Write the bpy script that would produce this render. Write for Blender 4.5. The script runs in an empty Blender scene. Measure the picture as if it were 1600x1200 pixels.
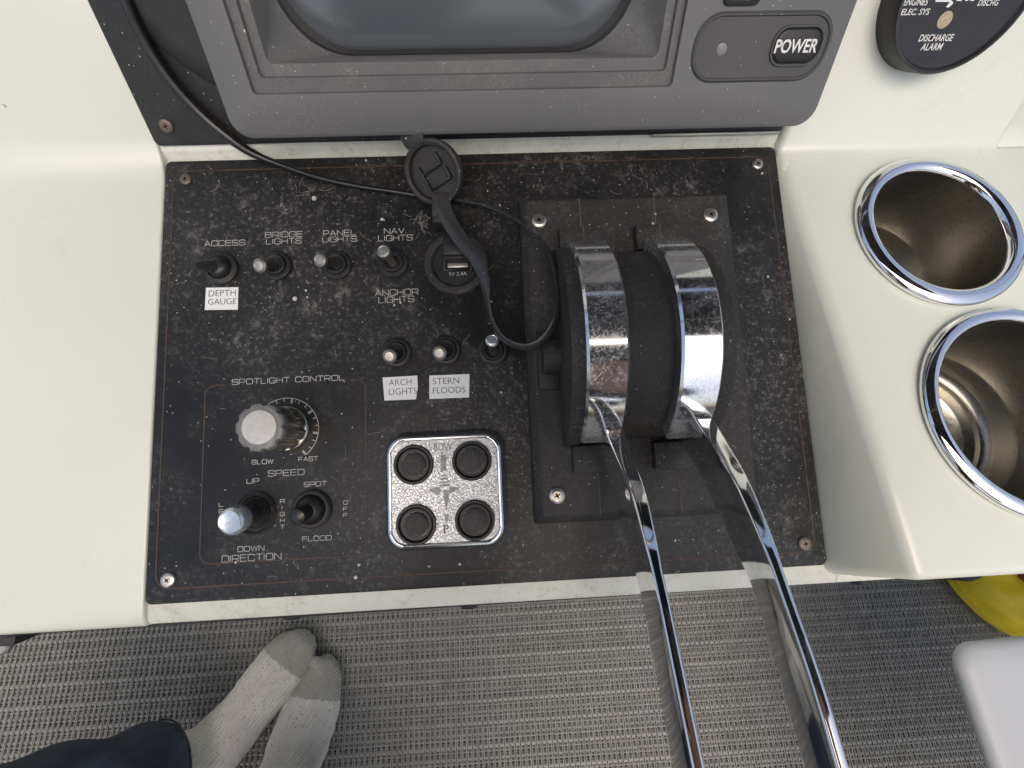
import bpy, bmesh, math, random
import numpy as np
from mathutils import Matrix, Vector
random.seed(7); rng = np.random.default_rng(7)
R_ = math.radians
sc = bpy.context.scene
COL = sc.collection

# ------------------------------------------------------------------ camera, sky, sun, exposure
TILT = R_(12.0)            # the switch panel slopes down towards the helmsman
HP = 0.600                 # height of the panel's centre above the cockpit floor
FPX = 720.0                # focal length in photo pixels (photo 1600 x 1200)
PW, PH = 335.0, 227.28     # switch panel, mm
def rot(rx, ry, rz):
    return Matrix.Rotation(rx, 3, 'X') @ Matrix.Rotation(ry, 3, 'Y') @ Matrix.Rotation(rz, 3, 'Z')
WP = Matrix.Translation((0, 0, HP)) @ Matrix.Rotation(TILT, 4, 'X')      # panel frame (x right, y up the slope, z out)
cam_rot = rot(-0.12354990826751161, 0.031732179334561746, 0.04707993992239498)
cam_t = Vector((-13.443382001858371, 14.154704907344112, -239.98451764386934)) / 1000
cam_from_panel = Matrix.Translation(cam_t) @ cam_rot.to_4x4()
CAMW = WP @ cam_from_panel.inverted()
cam = bpy.data.cameras.new('Camera'); camo = bpy.data.objects.new('Camera', cam); COL.objects.link(camo)
camo.matrix_world = CAMW
cam.sensor_width = 36; cam.sensor_fit = 'HORIZONTAL'; cam.lens = FPX * 36 / 1600
cam.clip_start = 0.01; cam.clip_end = 500
sc.camera = camo
SUN_EL, SUN_AZ = R_(62), R_(176)      # azimuth from +y (ahead) towards +x (right)
world = bpy.data.worlds.new('World'); sc.world = world; world.use_nodes = True
wn = world.node_tree.nodes; wl = world.node_tree.links; wn.clear()
sky = wn.new('ShaderNodeTexSky'); sky.sky_type = 'NISHITA'; sky.sun_disc = False
sky.sun_elevation = SUN_EL; sky.sun_rotation = SUN_AZ; sky.air_density = 1.0; sky.dust_density = 5.0; sky.ozone_density = 0.4
bg = wn.new('ShaderNodeBackground'); bg.inputs['Strength'].default_value = 0.15
wo = wn.new('ShaderNodeOutputWorld'); wl.new(sky.outputs[0], bg.inputs[0]); wl.new(bg.outputs[0], wo.inputs[0])
sun = bpy.data.lights.new('Sun', 'SUN'); sun.energy = 0.6; sun.angle = R_(60); sun.color = (1, 0.95, 0.87)
suno = bpy.data.objects.new('Sun', sun); COL.objects.link(suno)
sd = Vector((math.sin(SUN_AZ) * math.cos(SUN_EL), math.cos(SUN_AZ) * math.cos(SUN_EL), math.sin(SUN_EL)))
suno.rotation_euler = sd.to_track_quat('Z', 'Y').to_euler(); suno.location = (1, 1, 3)
sc.view_settings.view_transform = 'Standard'; sc.view_settings.look = 'None'
sc.view_settings.exposure = 0.42; sc.view_settings.gamma = 1.0
sc.view_settings.use_curve_mapping = False

# ------------------------------------------------------------------ frames and pixel rays
DT = R_(8)                                                             # cup deck, lifted from the panel plane
WD = WP @ Matrix.Translation((0, PH / 2000, 0)) @ Matrix.Rotation(-DT, 4, 'X') @ Matrix.Translation((0, -PH / 2000 * math.cos(DT), 0))
FA = R_(48.4)                                                          # dash face, from the panel plane
WF = WP @ Matrix.Translation((0, 0.1195, 0.004)) @ Matrix.Rotation(FA, 4, 'X')
W0 = Matrix.Identity(4)
CO = CAMW.translation.copy()
def ray(px, py):
    return (CAMW.to_3x3() @ Vector(((px - 800) / FPX, -(py - 600) / FPX, -1)))
def on(fr, px, py, z=0.0):
    """pixel -> mm coordinates in frame fr on its plane z (mm)"""
    inv = fr.inverted(); o = inv @ CO; d = inv.to_3x3() @ ray(px, py)
    s = (z / 1000 - o.z) / d.z; p = (o + d * s) * 1000
    return p
def onx(fr, px, py, x):
    inv = fr.inverted(); o = inv @ CO; d = inv.to_3x3() @ ray(px, py)
    s = (x / 1000 - o.x) / d.x; return (o + d * s) * 1000
def P(px, py, z=0): return on(WP, px, py, z)
def F(px, py, z=0): return on(WF, px, py, z)

# ------------------------------------------------------------------ materials
MATS = {}
def base_mat(name):
    m = bpy.data.materials.new(name); m.use_nodes = True
    MATS[name] = m
    nt = m.node_tree; return m, nt, nt.nodes['Principled BSDF']
def nd(nt, t, **kw):
    n = nt.nodes.new(t)
    for k, v in kw.items():
        if k in n.inputs: n.inputs[k].default_value = v
        else: setattr(n, k, v)
    return n
def ramp(nt, src, a, b, ca=(0, 0, 0, 1), cb=(1, 1, 1, 1)):
    r = nt.nodes.new('ShaderNodeValToRGB'); e = r.color_ramp.elements
    e[0].position = a; e[0].color = ca; e[1].position = b; e[1].color = cb
    nt.links.new(src, r.inputs[0]); return r.outputs[0]
def mathn(nt, op, a, b):
    n = nt.nodes.new('ShaderNodeMath'); n.operation = op
    for i, v in enumerate((a, b)):
        if hasattr(v, 'is_linked') or hasattr(v, 'links'): nt.links.new(v, n.inputs[i])
        else: n.inputs[i].default_value = v
    return n.outputs[0]
def mixc(nt, fac, a, b):
    n = nt.nodes.new('ShaderNodeMix'); n.data_type = 'RGBA'
    for i, v in ((0, fac), (6, a), (7, b)):
        if hasattr(v, 'links'): nt.links.new(v, n.inputs[i])
        else: n.inputs[i].default_value = v if i == 0 else (*v, 1)[:4]
    return n.outputs[2]
def noise(nt, scale, detail=5, rough=0.6, vec=None, dist=0.0):
    n = nd(nt, 'ShaderNodeTexNoise'); n.inputs['Scale'].default_value = scale
    n.inputs['Detail'].default_value = detail; n.inputs['Roughness'].default_value = rough
    n.inputs['Distortion'].default_value = dist
    if vec: nt.links.new(vec, n.inputs['Vector'])
    return n.outputs[0]
def coords(nt, scale=(1, 1, 1), rotz=0):
    c = nt.nodes.new('ShaderNodeTexCoord'); mp = nt.nodes.new('ShaderNodeMapping')
    mp.inputs['Scale'].default_value = scale; mp.inputs['Rotation'].default_value = (0, 0, rotz)
    nt.links.new(c.outputs['Object'], mp.inputs[0]); return mp.outputs[0]
def bump(nt, bs, h, strength=0.2, dist=0.001):
    b = nt.nodes.new('ShaderNodeBump'); b.inputs['Strength'].default_value = strength; b.inputs['Distance'].default_value = dist
    nt.links.new(h, b.inputs['Height']); nt.links.new(b.outputs[0], bs.inputs['Normal'])
def plain(name, col, rough=0.5, metal=0.0, var=0.0, vscale=80, bmp=0.0, bscale=900, coat=0.0, spec=0.5):
    m, nt, b = base_mat(name)
    b.inputs['Roughness'].default_value = rough; b.inputs['Metallic'].default_value = metal
    b.inputs['Coat Weight'].default_value = coat; b.inputs['Specular IOR Level'].default_value = spec
    v = coords(nt)
    n = noise(nt, vscale, 6, 0.65, v)
    lo = tuple(c * (1 - var) for c in col); hi = tuple(min(1, c * (1 + var)) for c in col)
    nt.links.new(mixc(nt, ramp(nt, n, 0.3, 0.7), lo, hi), b.inputs['Base Color'])
    if bmp: bump(nt, b, noise(nt, bscale, 4, 0.6, v), bmp, 0.0006)
    return m
def dusty(name, col, dust=(0.30, 0.28, 0.25), rough=0.5, amount=0.6, patch=(0.35, 0.7), fine=(0.5, 0.78), fs=700, ps=28, speck=0.5, bmp=0.15, bscale=1500, tint=None, metal=0.0, spec=0.5, stretch=(1, 1, 1)):
    """dark surface under a layer of settled dust, lint and salt specks"""
    m, nt, b = base_mat(name); v = coords(nt, stretch); v0 = coords(nt)
    pm = ramp(nt, noise(nt, ps, 5, 0.6, v), *patch)
    fm = ramp(nt, noise(nt, fs, 9, 0.80, v, 0.15), *fine)
    fm2 = ramp(nt, noise(nt, fs * 0.27, 9, 0.82, v, 0.25), 0.53, 0.72)
    mask = mathn(nt, 'MULTIPLY', pm, mathn(nt, 'ADD', mathn(nt, 'MULTIPLY', fm, 0.7), mathn(nt, 'MULTIPLY', fm2, 0.45)))
    haze = mathn(nt, 'MULTIPLY', pm, 0.06)
    mask = mathn(nt, 'ADD', mathn(nt, 'MULTIPLY', mask, amount), haze)
    vor = nd(nt, 'ShaderNodeTexVoronoi'); vor.inputs['Scale'].default_value = 330
    nt.links.new(v0, vor.inputs['Vector'])
    dot = ramp(nt, vor.outputs['Distance'], 0.05, 0.12, (1, 1, 1, 1), (0, 0, 0, 1))
    pick = ramp(nt, vor.outputs['Color'], 0.55, 0.62)
    sp = mathn(nt, 'MULTIPLY', mathn(nt, 'MULTIPLY', dot, pick), speck)
    vor2 = nd(nt, 'ShaderNodeTexVoronoi'); vor2.inputs['Scale'].default_value = 70
    nt.links.new(v0, vor2.inputs['Vector'])
    dot2 = ramp(nt, vor2.outputs['Distance'], 0.03, 0.06, (1, 1, 1, 1), (0, 0, 0, 1))
    pick2 = ramp(nt, vor2.outputs['Color'], 0.62, 0.66)
    sp = mathn(nt, 'MAXIMUM', sp, mathn(nt, 'MULTIPLY', mathn(nt, 'MULTIPLY', dot2, pick2), speck))
    base = col if tint is None else mixc(nt, ramp(nt, noise(nt, 9, 3, 0.5, v0), 0.4, 0.65), col, tint)
    c1 = mixc(nt, mask, base, dust)
    c2 = mixc(nt, sp, c1, (0.6, 0.6, 0.58))
    nt.links.new(c2, b.inputs['Base Color'])
    b.inputs['Metallic'].default_value = metal; b.inputs['Specular IOR Level'].default_value = spec
    rr = mathn(nt, 'ADD', rough, mathn(nt, 'MULTIPLY', mask, 0.5))
    nt.links.new(rr, b.inputs['Roughness'])
    if metal:
        nt.links.new(mathn(nt, 'SUBTRACT', metal, mathn(nt, 'MULTIPLY', mask, 1.2)), b.inputs['Metallic'])
    if bmp: bump(nt, b, noise(nt, bscale, 3, 0.6, v0), bmp, 0.0004)
    return m

def gelcoat():
    m, nt, b = base_mat('gelcoat'); v = coords(nt)
    big = ramp(nt, noise(nt, 4, 4, 0.6, v), 0.3, 0.7)
    c = mixc(nt, big, (0.66, 0.69, 0.605), (0.71, 0.74, 0.65))
    vor = nd(nt, 'ShaderNodeTexVoronoi'); vor.inputs['Scale'].default_value = 38; vor.inputs['Randomness'].default_value = 1
    wob = nd(nt, 'ShaderNodeVectorMath'); wob.operation = 'ADD'
    nt.links.new(v, wob.inputs[0])
    nn = nd(nt, 'ShaderNodeTexNoise'); nn.inputs['Scale'].default_value = 500; nt.links.new(v, nn.inputs['Vector'])
    sc_ = nd(nt, 'ShaderNodeVectorMath'); sc_.operation = 'SCALE'; sc_.inputs['Scale'].default_value = 0.004
    nt.links.new(nn.outputs['Color'], sc_.inputs[0]); nt.links.new(sc_.outputs[0], wob.inputs[1]); nt.links.new(wob.outputs[0], vor.inputs['Vector'])
    dot = ramp(nt, vor.outputs['Distance'], 0.02, 0.045, (1, 1, 1, 1), (0, 0, 0, 1))
    pick = ramp(nt, vor.outputs['Color'], 0.66, 0.70)
    c = mixc(nt, mathn(nt, 'MULTIPLY', mathn(nt, 'MULTIPLY', dot, pick), 0.75), c, (0.16, 0.13, 0.10))
    sm = ramp(nt, noise(nt, 26, 9, 0.75, v, 1.0), 0.56, 0.8)
    c = mixc(nt, mathn(nt, 'MULTIPLY', sm, 0.22), c, (0.42, 0.38, 0.30))
    nt.links.new(c, b.inputs['Base Color'])
    sv = coords(nt, (1, 14, 1), R_(35)); sl = ramp(nt, noise(nt, 60, 3, 0.6, sv), 0.66, 0.70); sl2 = ramp(nt, noise(nt, 12, 4, 0.6, v), 0.5, 0.62)
    nt.links.new(mixc(nt, mathn(nt, 'MULTIPLY', mathn(nt, 'MULTIPLY', sl, sl2), 0.12), c, (0.4, 0.39, 0.34)), b.inputs['Base Color'])
    nt.links.new(ramp(nt, noise(nt, 14, 7, 0.7, v), 0.3, 0.75, (0.26, 0.26, 0.26, 1), (0.48, 0.48, 0.48, 1)), b.inputs['Roughness'])
    b.inputs['Coat Weight'].default_value = 0.5; b.inputs['Coat Roughness'].default_value = 0.12
    bump(nt, b, noise(nt, 700, 3, 0.5, v), 0.05, 0.0005)
    return m
GEL = gelcoat()
def grime():
    m, nt, b = base_mat('gelcoat_grimy'); v = coords(nt)
    n = ramp(nt, noise(nt, 90, 9, 0.8, v, 0.5), 0.48, 0.72); n2 = ramp(nt, noise(nt, 520, 6, 0.75, v), 0.56, 0.66)
    c = mixc(nt, mathn(nt, 'MULTIPLY', n, 0.45), (0.69, 0.705, 0.62), (0.36, 0.30, 0.21))
    c = mixc(nt, mathn(nt, 'MULTIPLY', mathn(nt, 'MULTIPLY', n2, n), 0.8), c, (0.06, 0.05, 0.04))
    nt.links.new(c, b.inputs['Base Color']); b.inputs['Roughness'].default_value = 0.45
    return m
GRIME = grime()
PANEL = dusty('panel_black', (0.010, 0.0105, 0.011), dust=(0.33, 0.32, 0.30), rough=0.42, amount=1.5, patch=(0.39, 0.66), fine=(0.54, 0.69), fs=430, ps=10, speck=0.9, bmp=0.10, spec=0.3)
PANEL2 = dusty('dash_black', (0.012, 0.013, 0.013), dust=(0.22, 0.22, 0.2), rough=0.5, amount=0.35, speck=0.8, bmp=0.2)
THR = dusty('throttle_black', (0.018, 0.018, 0.0175), dust=(0.25, 0.235, 0.205), rough=0.6, amount=1.05, patch=(0.3, 0.72), fine=(0.53, 0.66), fs=620, speck=0.9, bmp=0.5, bscale=1300, tint=(0.022, 0.020, 0.017), spec=0.5)
BLACK = plain('black_plastic', (0.014, 0.014, 0.015), 0.4, var=0.4, vscale=300, bmp=0.1)
RUBBER = dusty('black_rubber', (0.010, 0.010, 0.010), rough=0.6, amount=0.3, speck=0.5, bmp=0.2)
CABLE = plain('cable_black', (0.010, 0.010, 0.011), 0.3, var=0.4, vscale=200)
STRAPM = dusty('strap_rubber', (0.026, 0.026, 0.028), rough=0.22, amount=0.2, speck=0.4, bmp=0.05)
CHROME = dusty('chrome', (0.80, 0.80, 0.80), dust=(0.33, 0.31, 0.28), rough=0.05, amount=0.35, patch=(0.42, 0.85), fine=(0.52, 0.7), speck=0.35, bmp=0.0, metal=1.0)
CHROMED = dusty('chrome_dusty', (0.78, 0.78, 0.78), dust=(0.20, 0.19, 0.175), rough=0.07, amount=0.9, patch=(0.30, 0.66), fine=(0.48, 0.68), speck=0.6, bmp=0.0, metal=1.0)
TIPM = plain('tip_metal', (0.36, 0.35, 0.31), 0.42, metal=0.8, var=0.12, vscale=150)
LEVM = dusty('toggle_metal', (0.10, 0.10, 0.095), dust=(0.25, 0.24, 0.2), rough=0.35, amount=0.5, patch=(0.2, 0.6), speck=0.2, bmp=0.0, metal=0.6)
SCREW = dusty('screw_steel', (0.55, 0.52, 0.47), dust=(0.22, 0.18, 0.13), rough=0.28, amount=0.6, patch=(0.3, 0.6), speck=0.2, bmp=0.0, metal=1.0)
RUSTY = dusty('screw_rusty', (0.17, 0.14, 0.12), dust=(0.10, 0.07, 0.05), rough=0.45, amount=0.8, patch=(0.2, 0.5), speck=0.2, bmp=0.2, metal=0.7)
def steel():
    m, nt, b = base_mat('brushed_steel'); v = coords(nt, (1, 1, 14))
    n = noise(nt, 260, 5, 0.7, v)
    nt.links.new(mixc(nt, ramp(nt, n, 0.3, 0.7), (0.32, 0.31, 0.275), (0.52, 0.50, 0.45)), b.inputs['Base Color'])
    b.inputs['Metallic'].default_value = 1.0
    nt.links.new(ramp(nt, n, 0.2, 0.8, (0.2, 0.2, 0.2, 1), (0.42, 0.42, 0.42, 1)), b.inputs['Roughness'])
    bump(nt, b, n, 0.12, 0.0005)
    return m
STEEL = steel()
def hammered():
    m, nt, b = base_mat('hammered_chrome'); v = coords(nt)
    n = noise(nt, 900, 2, 0.5, v, 0.9)
    n2 = ramp(nt, noise(nt, 45, 5, 0.6, v), 0.45, 0.75)
    nt.links.new(mixc(nt, mathn(nt, 'MULTIPLY', n2, 0.5), (0.70, 0.70, 0.69), (0.34, 0.36, 0.33)), b.inputs['Base Color'])
    b.inputs['Metallic'].default_value = 0.85; b.inputs['Roughness'].default_value = 0.3
    bump(nt, b, n, 0.8, 0.0007)
    return m
HAMMER = hammered()
GREY = dusty('monitor_grey', (0.135, 0.138, 0.142), dust=(0.30, 0.29, 0.27), rough=0.5, amount=0.22, patch=(0.4, 0.75), speck=0.7, bmp=0.12, bscale=1800)
GREY2 = dusty('monitor_grey_dusty', (0.105, 0.107, 0.11), dust=(0.36, 0.34, 0.30), rough=0.5, amount=0.95, patch=(0.36, 0.66), speck=0.9, bmp=0.12, bscale=1800)
PAD = dusty('pad_grey', (0.062, 0.062, 0.064), rough=0.5, amount=0.12, speck=0.5, bmp=0.15)
BUTTON = plain('button_black', (0.012, 0.012, 0.013), 0.42, var=0.2, bmp=0.2)
def screen():
    m, nt, b = base_mat('crt_glass'); v = coords(nt)
    d = ramp(nt, noise(nt, 240, 9, 0.8, v, 0.8), 0.60, 0.78)
    nt.links.new(mixc(nt, mathn(nt, 'MULTIPLY', d, 0.5), (0.085, 0.098, 0.112), (0.3, 0.32, 0.32)), b.inputs['Base Color'])
    b.inputs['Roughness'].default_value = 0.22; b.inputs['Coat Weight'].default_value = 1.0; b.inputs['Coat Roughness'].default_value = 0.16
    b.inputs['Specular IOR Level'].default_value = 0.6
    return m
SCREEN = screen()
PRINT = plain('print_white', (0.42, 0.42, 0.40), 0.6, var=0.35, vscale=350)
INKW = plain('letter_white', (0.75, 0.75, 0.73), 0.5, var=0.05)
BROWN = plain('pinstripe_brown', (0.055, 0.030, 0.018), 0.6, var=0.45, vscale=160)
STICK = plain('sticker_white', (0.80, 0.81, 0.80), 0.5, var=0.05, vscale=300)
INK = plain('ink_black', (0.02, 0.02, 0.02), 0.5)
LED = plain('lens_grey', (0.20, 0.20, 0.21), 0.35)
LENSY = plain('lens_tan', (0.42, 0.35, 0.22), 0.4, var=0.2, vscale=600)
KNOBG = dusty('knob_grey', (0.17, 0.17, 0.165), dust=(0.33, 0.32, 0.29), rough=0.4, amount=0.5, patch=(0.1, 0.5), speck=0.2, bmp=0.1, metal=0.25)
KNOBC = plain('knob_chrome', (0.58, 0.55, 0.47), 0.2, metal=1.0, var=0.25, vscale=120)
KNOBW = plain('knob_cap', (0.55, 0.55, 0.52), 0.5, var=0.12, vscale=250, bmp=0.1)
CLEAR = plain('cap_pale_metal', (0.62, 0.66, 0.68), 0.22, metal=0.7, var=0.2, vscale=400)
GOLD = plain('usb_contact', (0.6, 0.57, 0.53), 0.3, metal=0.8, var=0.1)
THREAD = dusty('woven_vinyl', (0.165, 0.163, 0.152), dust=(0.33, 0.32, 0.29), rough=0.45, amount=0.4, patch=(0.3, 0.7), fs=300, ps=7, speck=0.0, bmp=0.0)
THREAD2 = dusty('woven_vinyl_pale', (0.20, 0.198, 0.185), dust=(0.44, 0.43, 0.40), rough=0.32, amount=0.5, patch=(0.35, 0.65), fs=200, ps=5, speck=0.0, bmp=0.0)
WARP = plain('warp_thread', (0.22, 0.218, 0.2), 0.45, var=0.25, vscale=40)
BACK = plain('floor_backing', (0.055, 0.054, 0.05), 0.8, var=0.3, vscale=200)
def sockm(name, a, b_, stain):
    m, nt, b = base_mat(name); v = coords(nt)
    n = ramp(nt, noise(nt, 22, 6, 0.7, v), 0.35, 0.7); f = noise(nt, 900, 3, 0.6, v)
    c = mixc(nt, n, a, b_)
    vor = nd(nt, 'ShaderNodeTexVoronoi'); vor.inputs['Scale'].default_value = 230; nt.links.new(v, vor.inputs['Vector'])
    dot = ramp(nt, vor.outputs['Distance'], 0.14, 0.30, (1, 1, 1, 1), (0, 0, 0, 1)); pick = ramp(nt, vor.outputs['Color'], 0.56, 0.66)
    c = mixc(nt, mathn(nt, 'MULTIPLY', mathn(nt, 'MULTIPLY', dot, pick), stain), c, (0.10, 0.09, 0.07))
    nt.links.new(c, b.inputs['Base Color']); b.inputs['Roughness'].default_value = 0.95
    b.inputs['Sheen Weight'].default_value = 0.3
    w = nd(nt, 'ShaderNodeTexWave'); w.inputs['Scale'].default_value = 75; w.bands_direction = 'X'; w.inputs['Distortion'].default_value = 0.4
    nt.links.new(coords(nt, (1, 1, 1), R_(42)), w.inputs['Vector'])
    bump(nt, b, mathn(nt, 'ADD', w.outputs[1], f), 0.75, 0.0018)
    return m
SOCK = sockm('sock_white', (0.50, 0.48, 0.44), (0.62, 0.60, 0.555), 0.75)
TOE = sockm('sock_toe_grey', (0.25, 0.245, 0.21), (0.36, 0.35, 0.31), 0.3)
def denim(name, a, b_):
    m, nt, b = base_mat(name); v = coords(nt)
    n = ramp(nt, noise(nt, 30, 6, 0.7, v), 0.35, 0.75)
    nt.links.new(mixc(nt, n, a, b_), b.inputs['Base Color']); b.inputs['Roughness'].default_value = 0.9
    w = nd(nt, 'ShaderNodeTexWave'); w.inputs['Scale'].default_value = 300; nt.links.new(coords(nt, (1, 1, 1), R_(30)), w.inputs['Vector'])
    bump(nt, b, w.outputs[1], 0.2, 0.0006); return m
JEANS = denim('dark_denim', (0.012, 0.018, 0.032), (0.036, 0.050, 0.078))
SKIN = plain('skin', (0.45, 0.27, 0.19), 0.5, var=0.08, vscale=60)
YELLOW = plain('yellow_nylon', (0.74, 0.57, 0.015), 0.5, var=0.12, vscale=18, bmp=0.25, bscale=350)
REDN = plain('red_nylon', (0.22, 0.03, 0.035), 0.6, var=0.2, vscale=30, bmp=0.2, bscale=400)
NAVY = plain('navy_trim', (0.02, 0.025, 0.05), 0.6, var=0.2)
SEAT = plain('seat_grey', (0.38, 0.395, 0.41), 0.42, var=0.03, vscale=12, bmp=0.08, bscale=500)
SEAM = plain('dusty_seam', (0.10, 0.095, 0.085), 0.8, var=0.4, vscale=120)
DARKTRIM = plain('dark_trim', (0.012, 0.012, 0.014), 0.6)  # near-black surface of trim, fasteners, gasket and latch
RECESS = plain('recess_shade', (0.02, 0.018, 0.015), 0.8)  # shade inside the screws' cross recess, put into the colour
LINT = plain('lint', (0.32, 0.31, 0.29), 0.9, var=0.3)

# ------------------------------------------------------------------ mesh helpers (mm in a frame -> world metres)
class MB:
    def __init__(self): self.v = []; self.f = []
    def add(self, vs, fs, fr=WP):
        o = len(self.v)
        self.v += [fr @ (Vector(p) / 1000) for p in vs]
        self.f += [tuple(i + o for i in f) for f in fs]; return self
    def box(self, x0, x1, y0, y1, z0, z1, fr=WP):
        return self.add([(x0, y0, z0), (x1, y0, z0), (x1, y1, z0), (x0, y1, z0), (x0, y0, z1), (x1, y0, z1), (x1, y1, z1), (x0, y1, z1)],
                        [(3, 2, 1, 0), (4, 5, 6, 7), (0, 1, 5, 4), (1, 2, 6, 5), (2, 3, 7, 6), (3, 0, 4, 7)], fr)
    def loft(self, rings, fr=WP, cap0=True, cap1=True, closed=True):
        n = len(rings[0]); vs = [p for r in rings for p in r]; fs = []
        for i in range(len(rings) - 1):
            for j in range(n if closed else n - 1):
                a, b = i * n + j, i * n + (j + 1) % n
                fs.append((a, b, b + n, a + n))
        if cap0: fs.append(tuple(range(n - 1, -1, -1)))
        if cap1: fs.append(tuple((len(rings) - 1) * n + j for j in range(n)))
        return self.add(vs, fs, fr)
    def lathe(self, prof, fr=WP, n=40, c=(0, 0, 0), cap0=False, cap1=False):
        rings = [[(c[0] + r * math.cos(2 * math.pi * k / n), c[1] + r * math.sin(2 * math.pi * k / n), c[2] + z) for k in range(n)] for r, z in prof]
        return self.loft(rings, fr, cap0, cap1)
    def prism(self, pts, z0, z1, fr=WP):
        return self.loft([[(x, y, z0) for x, y in pts], [(x, y, z1) for x, y in pts]], fr)
    def tube(self, pts, r, fr=WP, n=10, caps=True, flat=None, twist=None):
        """r number or list; flat: (half width, half thickness) list for a ribbon; normals by parallel transport"""
        pts = [Vector(p) for p in pts]; m = len(pts); rings = []
        t0 = (pts[1] - pts[0]).normalized(); u = Vector((0, 0, 1)) - t0 * t0.z
        if u.length < 1e-3: u = Vector((1, 0, 0)) - t0 * t0.x
        u.normalize()
        for i in range(m):
            t = (pts[min(i + 1, m - 1)] - pts[max(i - 1, 0)]).normalized()
            u = (u - t * u.dot(t)).normalized(); w = t.cross(u)
            a, b = (r[i], r[i]) if isinstance(r, (list, tuple)) else (r, r)
            if flat: a, b = flat[i]
            uu, ww = u, w
            if twist: 
                cth, sth = math.cos(twist[i]), math.sin(twist[i]); uu, ww = u * cth + w * sth, w * cth - u * sth
            rings.append([tuple(pts[i] + ww * (a * math.cos(2 * math.pi * k / n)) + uu * (b * math.sin(2 * math.pi * k / n))) for k in range(n)])
        return self.loft(rings, fr, caps, caps)
    def line(self, pts, w, z, fr=WP, closed=False):
        """flat mitred stroke of width w on plane z"""
        pts = [Vector((p[0], p[1])) for p in pts]; n = len(pts); L = []; Rr = []
        for i in range(n):
            pa = pts[i - 1] if (i > 0 or closed) else None; pb = pts[(i + 1) % n] if (i < n - 1 or closed) else None
            da = (pts[i] - pa).normalized() if pa is not None else None
            db = (pb - pts[i]).normalized() if pb is not None else None
            if da is None: da = db
            if db is None: db = da
            t = (da + db); t = t.normalized() if t.length > 1e-6 else da
            nrm = Vector((-t.y, t.x)); k = max(0.45, nrm.dot(Vector((-da.y, da.x))))
            o = nrm * (w / 2 / k); L.append((*(pts[i] + o), z)); Rr.append((*(pts[i] - o), z))
        m = n if closed else n - 1
        fs = [(n + i, n + (i + 1) % n, (i + 1) % n, i) for i in range(m)]
        return self.add(L + Rr, fs, fr)
FRAMES = {}
def finish(ob, label=None, cat=None, group=None, kind=None):
    if label: ob['label'] = label
    if cat: ob['category'] = cat
    if group: ob['group'] = group
    if kind: ob['kind'] = kind
    return ob
def thing(name, label, cat, fr, group=None):
    o = bpy.data.objects.new(name, None); COL.objects.link(o); o.matrix_world = fr; o.empty_display_size = 0.01
    FRAMES[o.name] = fr.copy(); return finish(o, label, cat, group)
def build(name, mb, mat, parent=None, fr=None, bevel=0, seg=2, ang=35, blim=30, smooth=True):
    f = FRAMES[parent.name] if parent is not None else (fr if fr is not None else W0)
    inv = f.inverted()
    me = bpy.data.meshes.new(name); me.from_pydata([inv @ v for v in mb.v], [], mb.f); me.update()
    if bevel:
        bm = bmesh.new(); bm.from_mesh(me); bmesh.ops.remove_doubles(bm, verts=bm.verts, dist=1e-6)
        bmesh.ops.recalc_face_normals(bm, faces=bm.faces)
        ed = [e for e in bm.edges if e.is_manifold and e.calc_face_angle(0) > R_(blim)]
        bmesh.ops.bevel(bm, geom=ed, offset=bevel / 1000, segments=seg, affect='EDGES', profile=0.5, clamp_overlap=True)
        bm.to_mesh(me); bm.free()
    else:
        bm = bmesh.new(); bm.from_mesh(me); bmesh.ops.recalc_face_normals(bm, faces=bm.faces); bm.to_mesh(me); bm.free()
    if smooth:
        me.polygons.foreach_set('use_smooth', [True] * len(me.polygons)); me.set_sharp_from_angle(angle=R_(ang))
    me.materials.append(mat)
    o = bpy.data.objects.new(name, me); COL.objects.link(o)
    FRAMES[o.name] = f.copy()
    if parent is not None: o.parent = parent
    else: o.matrix_world = f
    return o
def T(x, y, z, fr=WP): return fr @ Matrix.Translation((x / 1000, y / 1000, z / 1000))
def rrect(x0, x1, y0, y1, r, n=6):
    pts = []
    for cx, cy, a0 in ((x1 - r, y1 - r, 0), (x0 + r, y1 - r, 90), (x0 + r, y0 + r, 180), (x1 - r, y0 + r, 270)):
        for k in range(n + 1):
            a = R_(a0 + 90 * k / n); pts.append((cx + r * math.cos(a), cy + r * math.sin(a)))
    return pts
def spline(pts, n=8):
    """Catmull-Rom through points"""
    pts = [Vector(p) for p in pts]; out = []
    for i in range(len(pts) - 1):
        p0 = pts[max(i - 1, 0)]; p1 = pts[i]; p2 = pts[i + 1]; p3 = pts[min(i + 2, len(pts) - 1)]
        for k in range(n):
            t = k / n
            out.append(0.5 * ((2 * p1) + (p2 - p0) * t + (2 * p0 - 5 * p1 + 4 * p2 - p3) * t * t + (3 * p1 - p0 - 3 * p2 + p3) * t ** 3))
    out.append(pts[-1]); return out
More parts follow.
